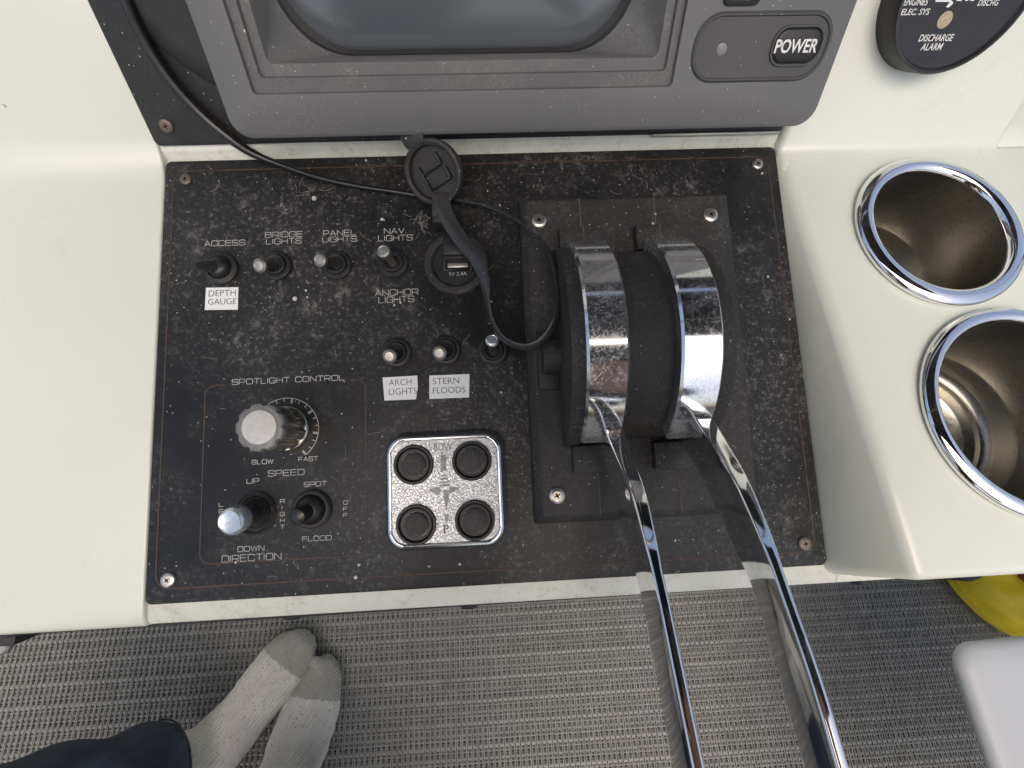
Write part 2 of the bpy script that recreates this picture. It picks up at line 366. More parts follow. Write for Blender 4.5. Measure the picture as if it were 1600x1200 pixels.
def screw(parent, c, r, fr, mat, z0=0.0, h=1.6, ang=0.3, name='screw'):
    """pan-head cross-recess screw"""
    mb = MB(); n = 24; C = Vector(c)
    mb.lathe([(r, z0), (r, z0 + h * 0.35), (r * 0.92, z0 + h * 0.7), (r * 0.72, z0 + h * 0.95), (r * 0.52, z0 + h)], fr, n, (C.x, C.y, C.z))
    # cross recess: star-shaped hole sinking into the head
    inner = []
    for k in range(n):
        a = 2 * math.pi * k / n; d = abs(((a - ang) % (math.pi / 2)) - math.pi / 4) / (math.pi / 4)   # 1 at arm, 0 between
        rr = r * (0.17 + 0.36 * max(0, (d - 0.55) / 0.45)); inner.append((C.x + rr * math.cos(a), C.y + rr * math.sin(a)))
    out = [(C.x + r * 0.52 * math.cos(2 * math.pi * k / n), C.y + r * 0.52 * math.sin(2 * math.pi * k / n)) for k in range(n)]
    mb.loft([[(x, y, C.z + z0 + h) for x, y in out], [(x, y, C.z + z0 + h) for x, y in inner],
             [(C.x + (x - C.x) * 0.5, C.y + (y - C.y) * 0.5, C.z + z0 - 0.4) for x, y in inner]], fr, False, True)
    s = build(name, mb, mat, parent, ang=25)
    s.data.materials.append(RECESS); nf = len(s.data.polygons)
    for p in s.data.polygons[nf - n - 1:]: p.material_index = 1
    return s

# stroke lettering in the wide square style printed on the panel
def _rr(x0, y0, x1, y1, c=0.17): return [(x0 + c, y0), (x1 - c, y0), (x1, y0 + c), (x1, y1 - c), (x1 - c, y1), (x0 + c, y1), (x0, y1 - c), (x0, y0 + c)]
_C = [(1, .72), (1, .84), (.86, 1), (.14, 1), (0, .86), (0, .14), (.14, 0), (.86, 0), (1, .16)]
GL = {
 'A': (1, [([(0, 0), (.5, 1), (1, 0)], 0), ([(.19, .32), (.81, .32)], 0)]),
 'B': (1, [([(0, 0), (0, 1), (.84, 1), (.95, .9), (.95, .62), (.85, .53)], 0), ([(0, .53), (.86, .53), (1, .42), (1, .12), (.88, 0), (0, 0)], 0)]),
 'C': (1, [(_C + [(1, .28)], 0)]), 'D': (1, [([(0, 0), (0, 1), (.82, 1), (1, .82), (1, .18), (.82, 0)], 1)]),
 'E': (.95, [([(1, 1), (0, 1), (0, 0), (1, 0)], 0), ([(0, .52), (.92, .52)], 0)]),
 'F': (.92, [([(1, 1), (0, 1), (0, 0)], 0), ([(0, .5), (.9, .5)], 0)]),
 'G': (1, [(_C + [(1, .46), (.58, .46)], 0)]), 'H': (1, [([(0, 0), (0, 1)], 0), ([(1, 0), (1, 1)], 0), ([(0, .52), (1, .52)], 0)]),
 'I': (.06, [([(0, 0), (0, 1)], 0)]), 'L': (.88, [([(0, 1), (0, 0), (1, 0)], 0)]),
 'N': (1, [([(0, 0), (0, 1), (1, 0), (1, 1)], 0)]), 'O': (1.05, [(_rr(0, 0, 1, 1), 1)]),
 'P': (.95, [([(0, 0), (0, 1), (.86, 1), (1, .87), (1, .53), (.86, .4), (0, .4)], 0)]),
 'R': (1, [([(0, 0), (0, 1), (.86, 1), (1, .87), (1, .56), (.86, .43), (0, .43)], 0), ([(.6, .43), (1, 0)], 0)]),
 'S': (1, [([(.98, .74), (.98, .86), (.85, 1), (.13, 1), (0, .88), (0, .64), (.12, .54), (.88, .47), (1, .36), (1, .13), (.86, 0), (.14, 0), (.0, .14), (0, .26)], 0)]),
 'T': (.95, [([(0, 1), (1, 1)], 0), ([(.5, 1), (.5, 0)], 0)]), 'U': (1, [([(0, 1), (0, .15), (.15, 0), (.85, 0), (1, .15), (1, 1)], 0)]),
 'V': (1, [([(0, 1), (.5, 0), (1, 1)], 0)]), 'W': (1.3, [([(0, 1), (.25, 0), (.5, .95), (.75, 0), (1, 1)], 0)]),
 '.': (.06, [([(0, 0), (0, .1)], 0)]), ' ': (.55, []),
}
def stroke_text(s, cx, cy, w, h, sw=0.42, z=0.18, name='lettering', parent=None, jit=0.0):
    adv = [GL[c][0] for c in s]; gap = 0.24; tot = sum(adv) + gap * (len(s) - 1); k = w / tot; x = cx - w / 2; mb = MB(); q = 0
    for c, a in zip(s, adv):
        for pl, cl in GL[c][1]:
            q += 1
            mb.line([(x + px * a * k, cy - h / 2 + py * h) for px, py in pl], sw, z + 0.02 * (q % 3), WP, bool(cl))
        x += (a + gap) * k
    return build(name, mb, PRINT, parent, smooth=False)
def ptext(s, px, py, wpx, hpx, parent, z=0.18, sw=0.33):
    c = P(px, py); a = P(px - wpx / 2, py); b = P(px + wpx / 2, py); t = P(px, py - hpx / 2); u = P(px, py + hpx / 2)
    return stroke_text(s, c.x, c.y, (b - a).length, (t - u).length, sw, z, 'lettering', parent)
def type_text(s, fr, x0, x1, y0, y1, z, mat, parent, shear=0.0, bold=0.0, name='lettering', h=0.0, rotz=0.0):
    """built-in typeface fitted to a box (mm in frame)"""
    cu = bpy.data.curves.new('t', 'FONT'); cu.body = s; cu.size = 1; cu.offset = bold; cu.shear = shear; cu.extrude = h
    cu.resolution_u = 3
    ob = bpy.data.objects.new('t', cu); COL.objects.link(ob)
    dg = bpy.context.evaluated_depsgraph_get(); me = bpy.data.meshes.new_from_object(ob.evaluated_get(dg))
    bpy.data.objects.remove(ob); bpy.data.curves.remove(cu)
    co = np.array([v.co[:] for v in me.vertices]); mn = co.min(0); mx = co.max(0); sp = np.maximum(mx - mn, 1e-6)
    mb = MB(); cx, cy = (x0 + x1) / 2, (y0 + y1) / 2; c, s_ = math.cos(rotz), math.sin(rotz)
    vs = []
    for p in co:
        x = x0 + (p[0] - mn[0]) / sp[0] * (x1 - x0) - cx; y = y0 + (p[1] - mn[1]) / sp[1] * (y1 - y0) - cy
        vs.append((cx + x * c - y * s_, cy + x * s_ + y * c, z))
    mb.add(vs, [tuple(pl.vertices) for pl in me.polygons], fr)
    bpy.data.meshes.remove(me)
    return build(name, mb, mat, parent, smooth=False)
def evaluated(ob):
    dg = bpy.context.evaluated_depsgraph_get(); return bpy.data.meshes.new_from_object(ob.evaluated_get(dg))

# ================================================================== SETTING: floor
fl = MB(); fl.box(-6000, 6000, -6000, 6000, -40, -2.2, W0)
floor = build('floor', fl, BACK, smooth=False); finish(floor, 'grey woven vinyl cockpit floor under the helm console', 'floor', kind='structure')
# ================================================================== helm console
def xprism(prof, x0, x1, fr):
    m = MB(); m.loft([[(x0, y, z) for y, z in prof], [(x1, y, z) for y, z in prof]], fr); return m
ca, sa = math.cos(FA), math.sin(FA)
console = thing('helm_console', 'off-white moulded fibreglass helm console carrying the black switch panel', 'console', Matrix.Translation((0, 0, 0)))
# pedestal down to the floor
m = MB(); m.box(-950, 560, -96, 420, 0, 540, W0); build('pedestal', m, GEL, console, bevel=8)
# middle bay: lip, recess under the switch panel, ridge, dash face
prof = [(-112, -70), (-124, -30), (-124.6, -8), (-123.8, -5), (-121.5, -3.4), (-118, -3), (114.4, -3), (115.6, -2.2), (117.4, 1.2), (118.4, 2.6), (119.6, 3.0),
        (119.6 + ca * 262, 3.0 + sa * 262), (360, 199), (360, -70)]
build('centre_bay', xprism(prof, -174, 174, WP), GRIME, console, ang=40)
# left wing
r = 30; L = r * math.tan(FA / 2); zf = -0.5; yc = 114.6
prof = [(-112, -70), (-124.8, -30), (-125.0, -8), (-124.4, -4), (-122.6, -2.0), (-119, -0.9), (-114, zf)]
prof += [(-110 + (yc - L + 110) * k / 3, zf) for k in (1, 2)]
for k in range(9):
    a = FA * k / 8; prof.append((yc - L + r * math.sin(a), zf + r * (1 - math.cos(a))))
prof += [(yc + ca * 270, zf + sa * 270), (370, 203), (370, -70)]
build('left_wing', xprism(prof, -950, -168.3, WP), GEL, console, bevel=1.3, seg=3, blim=50, ang=50)
# right wing: level deck with the two cup holes, then the face
fa = FA + DT; cfa, sfa = math.cos(fa), math.sin(fa); yc = 109.5
def deck_ring(v, vb, wtop=0.0, xr=318):
    wf = (v / math.cos(DT) - PH / 2) * math.sin(DT) - 2.4; xc = 170.5 + (109.5 - v) / 222 * 14.5
    return [(167.7, v, min(wf, wtop - .3)), (xc, v, wtop), (xr, v, wtop), (xr, vb, -120), (167.7, vb, -120)]
CUPS = ((244.3, 55.6, 44.6), (260.0, -43.8, 52.6))
m = MB(); m.loft([deck_ring(-116.8, -123.5), deck_ring(-60, -60), deck_ring(20, 20), deck_ring(111, 111)], WD)
rw = build('right_wing', m, GEL, console, bevel=7, seg=5, blim=40, ang=50)
r = 7; L = r * math.tan(fa / 2); prof = [(yc - L - 14, -9), (yc - L - 10, -1.0), (yc - L - 5, -.12)]
for k in range(7):
    a = fa * k / 6; prof.append((yc - L + r * math.sin(a), .12 + r * (1 - math.cos(a))))
prof += [(yc + cfa * 275, sfa * 275), (330, 230), (330, -100)]
lipp = [(-112, -70), (-124, -30), (-124.6, -8), (-123.8, -5), (-121.5, -3.4), (-118, -3), (-100, -3), (-100, -70)]
build('front_lip', xprism(lipp, 173.5, 322, WP), GRIME, console, ang=40)
build('right_face', xprism(prof, 168.4, 299, WD), GEL, console, bevel=4, seg=4, blim=55, ang=50)
for cx, cy, rr in CUPS:
    m = MB(); m.lathe([(rr - 5, -90), (rr - 5, 40)], WD, 64, (cx, cy, 0), True, True); cut = build('cutter', m, GEL)
    mod = rw.modifiers.new('b', 'BOOLEAN'); mod.object = cut; mod.operation = 'DIFFERENCE'; mod.solver = 'EXACT'
    bpy.context.view_layer.update(); nm = evaluated(rw); rw.modifiers.clear(); old = rw.data; rw.data = nm; bpy.data.meshes.remove(old)
    bpy.data.objects.remove(cut)
nm.name = 'right_wing'
rw.data.set_sharp_from_angle(angle=R_(50))
# black trim line and dome fasteners below the front lip
m = MB(); m.loft([[(-950, -129.5, -9), (-950, -112, -9), (172, -112, -9), (172, -125.4, -9)], [(-950, -129.5, -30), (-950, -112, -30), (172, -112, -30), (172, -125.4, -30)]], WP); build('lip_trim', m, DARKTRIM, console, bevel=.6)
for px, py in ((48, 992), (470, 967), (1325, 912), (735, 950)):
    c = on(WP, px, py, -22); m = MB()
    m.lathe([(0.2, 3.0), (2.4, 2.8), (4.2, 2.2), (5.0, 1), (5.0, -3)], T(c.x, -125.4, -13.5) @ Matrix.Rotation(R_(90), 4, 'X'), 20, (0, 0, 0), True, True)
    build('fastener', m, DARKTRIM, console)

# coaming outboard of the console
m = MB(); m.box(301, 640, 122, 420, 300, 606, W0); co_ = build('side_coaming', m, GEL, fr=T(480, 0, -480), bevel=25, seg=5)
finish(co_, 'white fibreglass side coaming beyond the cup holder deck', 'coaming')
m = MB(); m.tube([(365, 400, 640), (372, 260, 636), (376, 150, 632)], 9, W0, 16)
m.box(366, 384, 190, 206, 600, 634, W0); m.box(360, 378, 350, 366, 600, 638, W0)
rail = build('grab_rail', m, CHROME, fr=T(345, 150, 0)); finish(rail, 'polished rail running along the white side coaming', 'rail')

# ================================================================== unseen smoked screen added on the dash top to darken chrome reflections
SMOKE = plain('smoked_acrylic', (.014, .016, .018), .12, var=.2, vscale=5, spec=.6)
ws = thing('added_windscreen', 'unseen smoked acrylic screen added along the dash top to darken reflections', 'added_windscreen', Matrix.Translation((0, .31, .79)))
for x0, x1 in ((-945, -330), (-322, 150), (158, 545)):
    m = MB(); m.loft([[(x0, 300, 780), (x1, 300, 780), (x1, 306, 780), (x0, 306, 780)], [(x0, 330, 1000), (x1, 330, 1000), (x1, 336, 1000), (x0, 336, 1000)], [(x0, 385, 1190), (x1, 385, 1190), (x1, 391, 1190), (x0, 391, 1190)]], W0); build('pane', m, SMOKE, ws)
for x in (-949, -326, 154, 549):
    m = MB(); m.tube([(x, 303, 770), (x, 333, 1000), (x, 388, 1194)], 6, W0, 10); build('post', m, STEEL, ws)
m = MB(); m.tube([(-950, 388, 1196), (0, 388, 1196), (550, 388, 1196)], 7, W0, 10); build('top_rail', m, STEEL, ws)
m = MB(); m.box(-950, 560, 225, 420, 530, 782, W0); build('dash_top', m, GEL, console, bevel=8)

# unseen canvas on two bows, added overhead to darken the chrome reflections
CANVAS = plain('navy_canvas', (.03, .034, .045), .85, var=.25, vscale=20, bmp=.2, bscale=300)
bim = thing('added_canopy', 'unseen dark canvas on steel bows, added above the helm to darken reflections', 'added canopy', Matrix.Translation((0, 0, 0)))
m = MB(); nx_, ny_ = 10, 10; top_ = []; CXW, CY0, CY1 = 740, -300, 700
for j in range(ny_ + 1):
    for i in range(nx_ + 1):
        u, v = i / nx_ * 2 - 1, j / ny_; top_.append((u * CXW + 190, CY0 + v * (CY1 - CY0), 1790 - 60 * u ** 4 - 12 * math.sin(v * math.pi * 2) ** 2))
nn_ = len(top_); fcs = []
for j in range(ny_):
    for i in range(nx_): a = j * (nx_ + 1) + i; fcs.append((a, a + 1, a + nx_ + 2, a + nx_ + 1))
m.add(top_ + [(x, y, z + 3) for x, y, z in top_], fcs + [tuple(k + nn_ for k in reversed(f)) for f in fcs], W0); build('canvas', m, CANVAS, bim)
for y in (40, 740):
    m = MB(); m.tube([(-990, y * .5 + 200, 0), (-980, y * .6 + 150, 700), (-860, y * .8 + 60, 1400), (-620, y, 1690), (-400, y, 1762), (0, y, 1774), (400, y, 1762), (620, y, 1690), (860, y * .8 + 60, 1400), (980, y * .6 + 150, 700), (990, y * .5 + 200, 0)], 12, W0, 12); build('bow', m, STEEL, bim)

# ================================================================== switch panel
panel = thing('switch_panel', 'dusty black rectangular switch panel with brown pinstripes and white lettering', 'panel', WP)
m = MB(); m.prism(rrect(-PW / 2, PW / 2, -PH / 2, PH / 2, 3.2), -3.2, 0); build('face_plate', m, PANEL, panel, bevel=0.5)
m = MB(); m.line(rrect(-PW / 2 + 4.6, PW / 2 - 5.2, -PH / 2 + 7.0, PH / 2 - 6.0, 7, 5), 0.75, 0.12, WP, True); build('pinstripe', m, BROWN, panel, smooth=False)
# spotlight frame, open where the heading stands
tl = P(321, 603); tr = P(571, 592); bl = P(312, 880); br = P(573, 869)
x0, x1, y0, y1 = (tl.x + bl.x) / 2, (tr.x + br.x) / 2, (bl.y + br.y) / 2, (tl.y + tr.y) / 2
q = rrect(x0, x1, y0, y1, 5, 5)            # starts at the right, goes over the top
ga = P(352, 597).x; gb = P(540, 592).x
m = MB(); m.line([(gb, y1)] + [(x, y) for x, y in reversed(q[:6])] + list(reversed(q[18:])) + list(reversed(q[6:18])) + [(ga, y1)], 0.7, 0.12); build('pinstripe', m, BROWN, panel, smooth=False)
for s, px, py, w, h in (('ACCESS.', 353, 380, 66, 8), ('BRIDGE', 444, 366.5, 58, 8), ('LIGHTS', 444, 377, 55, 8), ('PANEL', 531, 364, 51, 8), ('LIGHTS', 531, 374, 53, 8),
                        ('NAV.', 617.5, 361, 34, 8), ('LIGHTS', 618, 372, 53, 8.5), ('ANCHOR', 620, 457, 67, 9), ('LIGHTS', 619.5, 468, 55, 9),
                        ('SPOTLIGHT CONTROL', 451, 593.5, 175, 8), ('SLOW', 410.5, 721.5, 33, 6.5), ('FAST', 482, 717, 30, 6.5), ('SPEED', 447.5, 738.5, 56, 8.5),
                        ('UP', 395.5, 751.5, 19, 7), ('SPOT', 493, 756, 35, 6.8), ('FLOOD', 495.5, 841, 45, 7.2), ('DOWN', 392.5, 857, 41, 7.8), ('DIRECTION', 393.5, 871, 92, 10)):
    ptext(s, px, py, w, h, panel)
for s, px, py in (('LEFT', 346, 788.5), ('RIGHT', 441.5, 783), ('OFF', 540, 785)):
    for i, ch in enumerate(s): ptext(ch, px, py + i * 10, 1 if ch == 'I' else 6.5, 5.6, panel, sw=0.3)
# speed scale round the knob
cc = P(447, 672); rs = 16.2; m = MB()
m.line([(cc.x + rs * math.cos(R_(a)), cc.y + rs * math.sin(R_(a))) for a in range(-52, 126, 4)], 0.35, 0.12)
for i in range(12):
    a = R_(-52 + i * 14.6); r0 = rs - (2.6 if i % 3 == 0 else 1.9)
    m.line([(cc.x + r0 * math.cos(a), cc.y + r0 * math.sin(a)), (cc.x + (rs - .2) * math.cos(a), cc.y + (rs - .2) * math.sin(a))], 1.0 if i % 3 == 0 else 0.4, 0.15)
build('speed_scale', m, PRINT, panel, smooth=False)
for (px, py), mt, a in (((291, 281), RUSTY, .2), ((1183, 257), SCREW, .5), ((1257, 849), RUSTY, .1), ((263, 906), SCREW, .7)):
    screw(panel, P(px, py), 3.5 if py > 800 else 3.1, WP, mt, 0, 1.3, a)
screw(panel, P(604, 316), 1.9, WP, BLACK, 0, 1.0, .3)
# lint, hairs and crumbs lying on the panel
m = MB()
for i in range(46):
    x = random.uniform(-150, 20) if random.random() < .75 else random.uniform(20, 155); y = random.uniform(-105, 105); a = random.uniform(0, 6.28); pts = []
    L_ = random.uniform(0.8, 3.2); cv = random.uniform(-.35, .35)
    for k in range(6):
        pts.append((x, y)); x += L_ * math.cos(a) * .6; y += L_ * math.sin(a) * .6; a += cv + random.uniform(-.4, .4)
    if all(abs(p[0]) < 164 and abs(p[1]) < 110 for p in pts): m.line(pts, random.uniform(.08, .16), 0.22 + .01 * (i % 5))
for px, py, n in ((655, 350, 26), (480, 300, 12), (1180, 810, 14), (880, 800, 10), (440, 330, 10), (1010, 275, 6)):
    c = P(px, py)
    for i in range(n):
        a = random.uniform(0, 6.28); x, y = c.x + random.gauss(0, 2.5), c.y + random.gauss(0, 2.5); pts = []
        for k in range(7):
            pts.append((x, y)); x += .9 * math.cos(a); y += .9 * math.sin(a); a += random.uniform(-.5, .5)
        m.line(pts, .09, 0.25 + .015 * (i % 6))
lint = build('lint', m, LINT, panel, smooth=False); lint['kind'] = 'stuff'
m = MB()
for i in range(90):
    x = random.uniform(-160, 160); y = random.uniform(-106, 106); s = random.choice((.25, .3, .4, .7))
    if 15 < x < 140 and -90 < y < 90: continue
    m.lathe([(s, 0), (s * .7, s * .6)], WP, 6, (x, y, 0.0), False, True)
for px, py, s in ((461, 467, 1.3), (491, 310, 1.3), (556, 902, 1.0), (597, 343, .9)): 
    c = P(px, py); m.lathe([(s, 0), (s * .8, s * .5), (.2, s * .6)], WP, 8, (c.x, c.y, 0), False, True)
cr = build('salt_specks', m, plain('salt', (0.55, 0.54, 0.5), 0.8, var=0.4), panel); cr['kind'] = 'stuff'

# ------------------------------------------------------------------ toggle switches
def frame_z(o, d, fr=WP):
    """frame at o (mm in fr) with z along d"""
    d = Vector(d).normalized(); x = Vector((1, 0, 0)); x = (x - d * x.dot(d)).normalized(); y = d.cross(x)
    mt = Matrix(((x.x, y.x, d.x, o[0] / 1000), (x.y, y.y, d.y, o[1] / 1000), (x.z, y.z, d.z, o[2] / 1000), (0, 0, 0, 1)))
    return fr @ mt
def toggle(base, tip, zt, label, tipmat=TIPM, levmat=LEVM, rt=3.5, rn=8.0):
    b = P(*base); t = P(*tip, zt); root = thing('toggle_switch', label, 'switch', T(b.x, b.y, 0), 'toggle switches on the black panel'); fr = T(b.x, b.y, 0)
    m = MB(); pts = []; n = 48                       # knurled dress nut
    def ring(r, z): return [((r - (0.35 if k % 2 else 0)) * math.cos(2 * math.pi * k / n), (r - (0.35 if k % 2 else 0)) * math.sin(2 * math.pi * k / n), z) for k in range(n)]
    m.loft([ring(rn, -0.5), ring(rn, 1.6), ring(rn - .8, 2.2)], fr, True, False)
    m.lathe([(rn - .9, 2.2), (rn - 2.2, 2.3), (rn - 2.6, 1.4), (rn - 3.4, 1.4)], fr, 48)
    build('dress_nut', m, BLACK, root, ang=30)
    m = MB(); m.lathe([(rn - 2.4, 1.2), (rn - 2.6, 3.4), (rn - 3.2, 3.9), (rn - 4.2, 3.4), (rn - 5.5, 1.6)], fr, 32, (0, 0, 0), False, True); build('bushing', m, RUBBER, root)
    d = Vector((t.x - b.x, t.y - b.y, zt - 1.5)); ln = d.length; fz = frame_z((b.x, b.y, 1.5), d)
    m = MB(); m.lathe([(1.7, -0.5), (1.9, ln * .3), (2.5, ln * .72), (rt * .9, ln - 2.8)], fz, 20, (0, 0, 0), True, False); build('lever', m, levmat, root)
    m = MB(); m.lathe([(rt * .9, ln - 2.8), (rt, ln - 1.6), (rt * .96, ln - .7), (rt * .72, ln), (rt * .62, ln - .25), (0.1, ln - .1)], fz, 28); build('tip', m, tipmat, root)
    return root
toggle((433, 416), (404, 415), 15, 'bat-handle toggle switch under the words BRIDGE LIGHTS')
toggle((527, 415), (498, 406), 15, 'bat-handle toggle switch under the words PANEL LIGHTS')
toggle((615, 412), (598, 391), 15, 'bat-handle toggle switch between the words NAV. LIGHTS and ANCHOR LIGHTS', levmat=TIPM)
toggle((620, 552), (608, 557), 15, 'bat-handle toggle switch above the ARCH LIGHTS sticker')
toggle((697, 548), (686, 552), 15, 'bat-handle toggle switch above the STERN FLOODS sticker')
toggle((770, 548), (769, 530), 12, 'unlabelled short toggle switch beside the cable loop', tipmat=CLEAR)
# ACCESS: flat black paddle leaning left
b = P(347, 420); fr = T(b.x, b.y, 0)
acc = thing('toggle_switch', 'black toggle switch with flat paddle lever above the DEPTH GAUGE sticker', 'switch', fr, 'toggle switches on the black panel')
m = MB(); m.lathe([(8.6, -.5), (8.6, 1.5), (7.6, 2.4), (6.6, 2.6), (5.8, 1.6), (4.2, 1.6)], fr, 40); build('dress_nut', m, RUBBER, acc)
m = MB(); m.lathe([(5.8, 1.0), (5.2, 4.2), (4.0, 5.4), (2.0, 5.8)], fr, 28, (0, 0, 0), False, True); build('bushing', m, BLACK, acc)
t = P(304, 416, 13); m = MB(); d = Vector((t.x - b.x, t.y - b.y, 9.0))
pts = [Vector((0, 0, 3)) + d * k for k in (0, .3, .6, .85, 1.0)]
m.tube([tuple(p) for p in pts], 1, fr, 14, True, [(3.4, 2.6), (3.0, 2.2), (3.4, 1.5), (3.0, 1.0), (1.6, .5)]); build('lever', m, RUBBER, acc)
# direction joystick
b = P(398, 801); fr = T(b.x, b.y, 0); joy = thing('joystick', 'stubby joystick with pale round metal cap above the word DIRECTION', 'joystick', fr)
m = MB(); m.lathe([(10.6, -.5), (10.6, .6), (10.0, 1.0), (9.2, .6), (8.6, -1.2), (7.6, -1.4)], fr, 48); build('bezel_ring', m, BLACK, joy)
m = MB(); m.lathe([(8.4, -.8), (7.4, 1.2), (6.4, .6), (5.4, 2.4), (4.4, 2.0), (3.6, 4.6), (2.4, 6)], fr, 40, (0, 0, 0), False, True); build('boot', m, RUBBER, joy)
t = P(358, 816, 19); d = Vector((t.x - b.x, t.y - b.y, 17)); ln = d.length; fz = frame_z((b.x, b.y, 2), d)
m = MB(); m.lathe([(2.2, 0), (2.4, ln - 8)], fz, 16, (0, 0, 0), True, True); build('stick', m, LEVM, joy)
m = MB(); m.lathe([(4.0, ln - 9), (6.0, ln - 8), (6.5, ln - 6.5), (6.5, ln - 2), (6.0, ln - .7), (5.2, ln), (4.6, ln - .3), (.2, ln - .2)], fz, 40, (0, 0, 0), True, False); build('cap', m, CLEAR, joy)
# SPOT / FLOOD toggle
b = P(488, 795); fr = T(b.x, b.y, 0); sp = thing('toggle_switch', 'black rubber-booted toggle switch between the words SPOT and FLOOD', 'switch', fr, 'toggle switches on the black panel')
m = MB(); m.lathe([(9.6, -.5), (9.6, 1.2), (8.6, 2.2), (7.4, 2.4), (6.6, 1.4), (5.6, 1.4)], fr, 44); build('dress_nut', m, RUBBER, sp)
m = MB(); m.lathe([(6.8, 1.0), (6.2, 4.0), (4.8, 5.6), (2.6, 6.2)], fr, 32, (0, 0, 0), False, True); build('bushing', m, BLACK, sp)
t = P(462, 809, 14); m = MB(); d = Vector((t.x - b.x, t.y - b.y, 11))
m.tube([tuple(Vector((0, 0, 3)) + d * k) for k in (0, .35, .7, .92, 1.0)], 1, fr, 16, True, [(3.4, 3.4), (3.6, 3.6), (4.3, 4.3), (3.8, 3.8), (2.0, 2.0)]); build('lever', m, plain('lever_black', (0.018, .018, .019), .3), sp)

# ------------------------------------------------------------------ speed knob
b = P(448, 670); fr = T(b.x, b.y, 0)
kn = thing('speed_knob', 'tall fluted grey and chrome rotary knob inside the SLOW to FAST scale', 'knob', fr)
def flute(r, z, dep, n=96, lob=9): return [((r - dep * max(0, math.cos(lob * 2 * math.pi * k / n)) ** 2) * math.cos(2 * math.pi * k / n), (r - dep * max(0, math.cos(lob * 2 * math.pi * k / n)) ** 2) * math.sin(2 * math.pi * k / n), z) for k in range(n)]
m = MB(); m.lathe([(11.5, .05), (11.7, 1.4), (11.2, 2.4), (10.6, 2.8)], fr, 64, (0, 0, 0), True, True); build('skirt', m, KNOBC, kn)
m = MB(); m.loft([flute(10.8, 2.6, .6), flute(10.6, 9, 1.1), flute(10.7, 22, 1.3)], fr, False, False); build('grip', m, KNOBC, kn, ang=50)
m = MB(); m.loft([flute(10.7, 22, 1.3), flute(11.1, 23.2, 1.1), flute(10.9, 26, .9), flute(10.2, 26.8, .8)], fr, False, True); build('crown', m, KNOBG, kn, ang=50)
m = MB(); m.lathe([(7.6, 26.6), (7.6, 27.3), (7.2, 27.5)], fr, 48, (0, 0, 0), False, True); build('cap_disc', m, KNOBW, kn)

# ------------------------------------------------------------------ adhesive labels
def sticker(quad, lines, label):
    z = 0.35; pts = [P(*q) for q in quad]; c = sum(pts, Vector()) / len(pts)
    root = thing('label_sticker', label, 'label', T(c.x, c.y, 0), 'printed stickers on the switch panel')
    m = MB(); m.prism([(p.x, p.y) for p in pts], 0.05, z); build('paper', m, STICK, root)
    for s, a, b_, h in lines:
        A = P(*a); B = P(*b_); hh = h / 3.02
        cy = (A.y + B.y) / 2
        type_text(s, WP, A.x, B.x, cy - hh / 2, cy + hh / 2, z + 0.12, INK, root, bold=-0.012, rotz=math.atan2(B.y - A.y, B.x - A.x))
sticker([(322.5, 450), (373, 449), (372, 484), (320.5, 484.5)], [('DEPTH', (327, 459), (369, 457.5), 9.5), ('GAUGE', (326, 472), (370, 471), 9.5)], 'white sticker printed DEPTH GAUGE on the black panel')
sticker([(598, 590), (652, 587), (653, 605), (650, 624), (601, 626)], [('ARCH', (608, 598.5), (643, 596.5), 9.5), ('LIGHTS', (608, 612.5), (651.5, 610.5), 9.5)], 'white sticker with a torn corner printed ARCH LIGHTS')
sticker([(671, 587), (733.6, 584.5), (733, 621), (671, 623.5)], [('STERN', (676.6, 596), (717.5, 594.5), 9.5), ('FLOODS', (676.6, 610.5), (727, 608.5), 9.5)], 'white sticker printed STERN FLOODS on the black panel')

# ------------------------------------------------------------------ four-button hammered plate
Z = 8.0
A = P(601, 686, Z); B = P(777, 672, Z); C_ = P(795, 846, Z); D_ = P(607, 866, Z)
x0, x1, y0, y1 = (A.x + D_.x) / 2, (B.x + C_.x) / 2, (C_.y + D_.y) / 2 , (A.y + B.y) / 2
kx, ky = (x0 + x1) / 2, (y0 + y1) / 2
pad = thing('trim_keypad', 'square hammered chrome plate with four round black push buttons', 'keypad', T(kx, ky, 0))
m = MB(); q0 = rrect(x0, x1, y0, y1, 9, 8)
def inset(s, z, r): return [(x, y, z) for x, y in rrect(x0 + s, x1 - s, y0 + s, y1 - s, r, 8)]
m.loft([inset(-2.2, 0, 10), inset(-1.0, 2.5, 10), inset(0, Z - 1.6, 9), inset(.5, Z - .5, 8.6), inset(1.4, Z, 8), inset(2.0, Z - .1, 7.6), inset(2.5, Z - .6, 7.2)], WP, True, False)
build('frame', m, dusty('plate_rim', (.60, .62, .64), dust=(.10, .10, .10), rough=.18, amount=.5, metal=1.0, bmp=0, speck=.2), pad)
m = MB(); m.prism([(x, y) for x, y, _ in inset(2.4, 0, 7.3)], Z - 2, Z - .55); build('plate', m, HAMMER, pad)
DOME = dusty('dome_rubber', (.035, .033, .030), rough=.7, amount=.4, patch=(.1, .5), fs=900, speck=.2, bmp=.8, bscale=700)
for px, py in ((646, 726), (737, 720), (650, 820), (742, 813)):
    c = P(px, py, Z); m = MB()
    m.lathe([(9.6, Z - .7), (9.6, Z + .5), (9.2, Z + .9), (8.4, Z + .9), (7.9, Z + .2), (7.4, Z - .3), (6.0, Z - .3)], WP, 44, (c.x, c.y, 0)); bt = build('button', m, BUTTON, pad)
    m = MB(); m.lathe([(5.9, Z - .5), (5.7, Z + .9), (5.2, Z + 1.3), (2.6, Z + 1.6), (.2, Z + 1.65)], WP, 36, (c.x, c.y, 0)); build('push_dome', m, DOME, bt)
ENG = plain('engraved_grey', (.17, .18, .165), .4, metal=.8, var=.3, vscale=500)
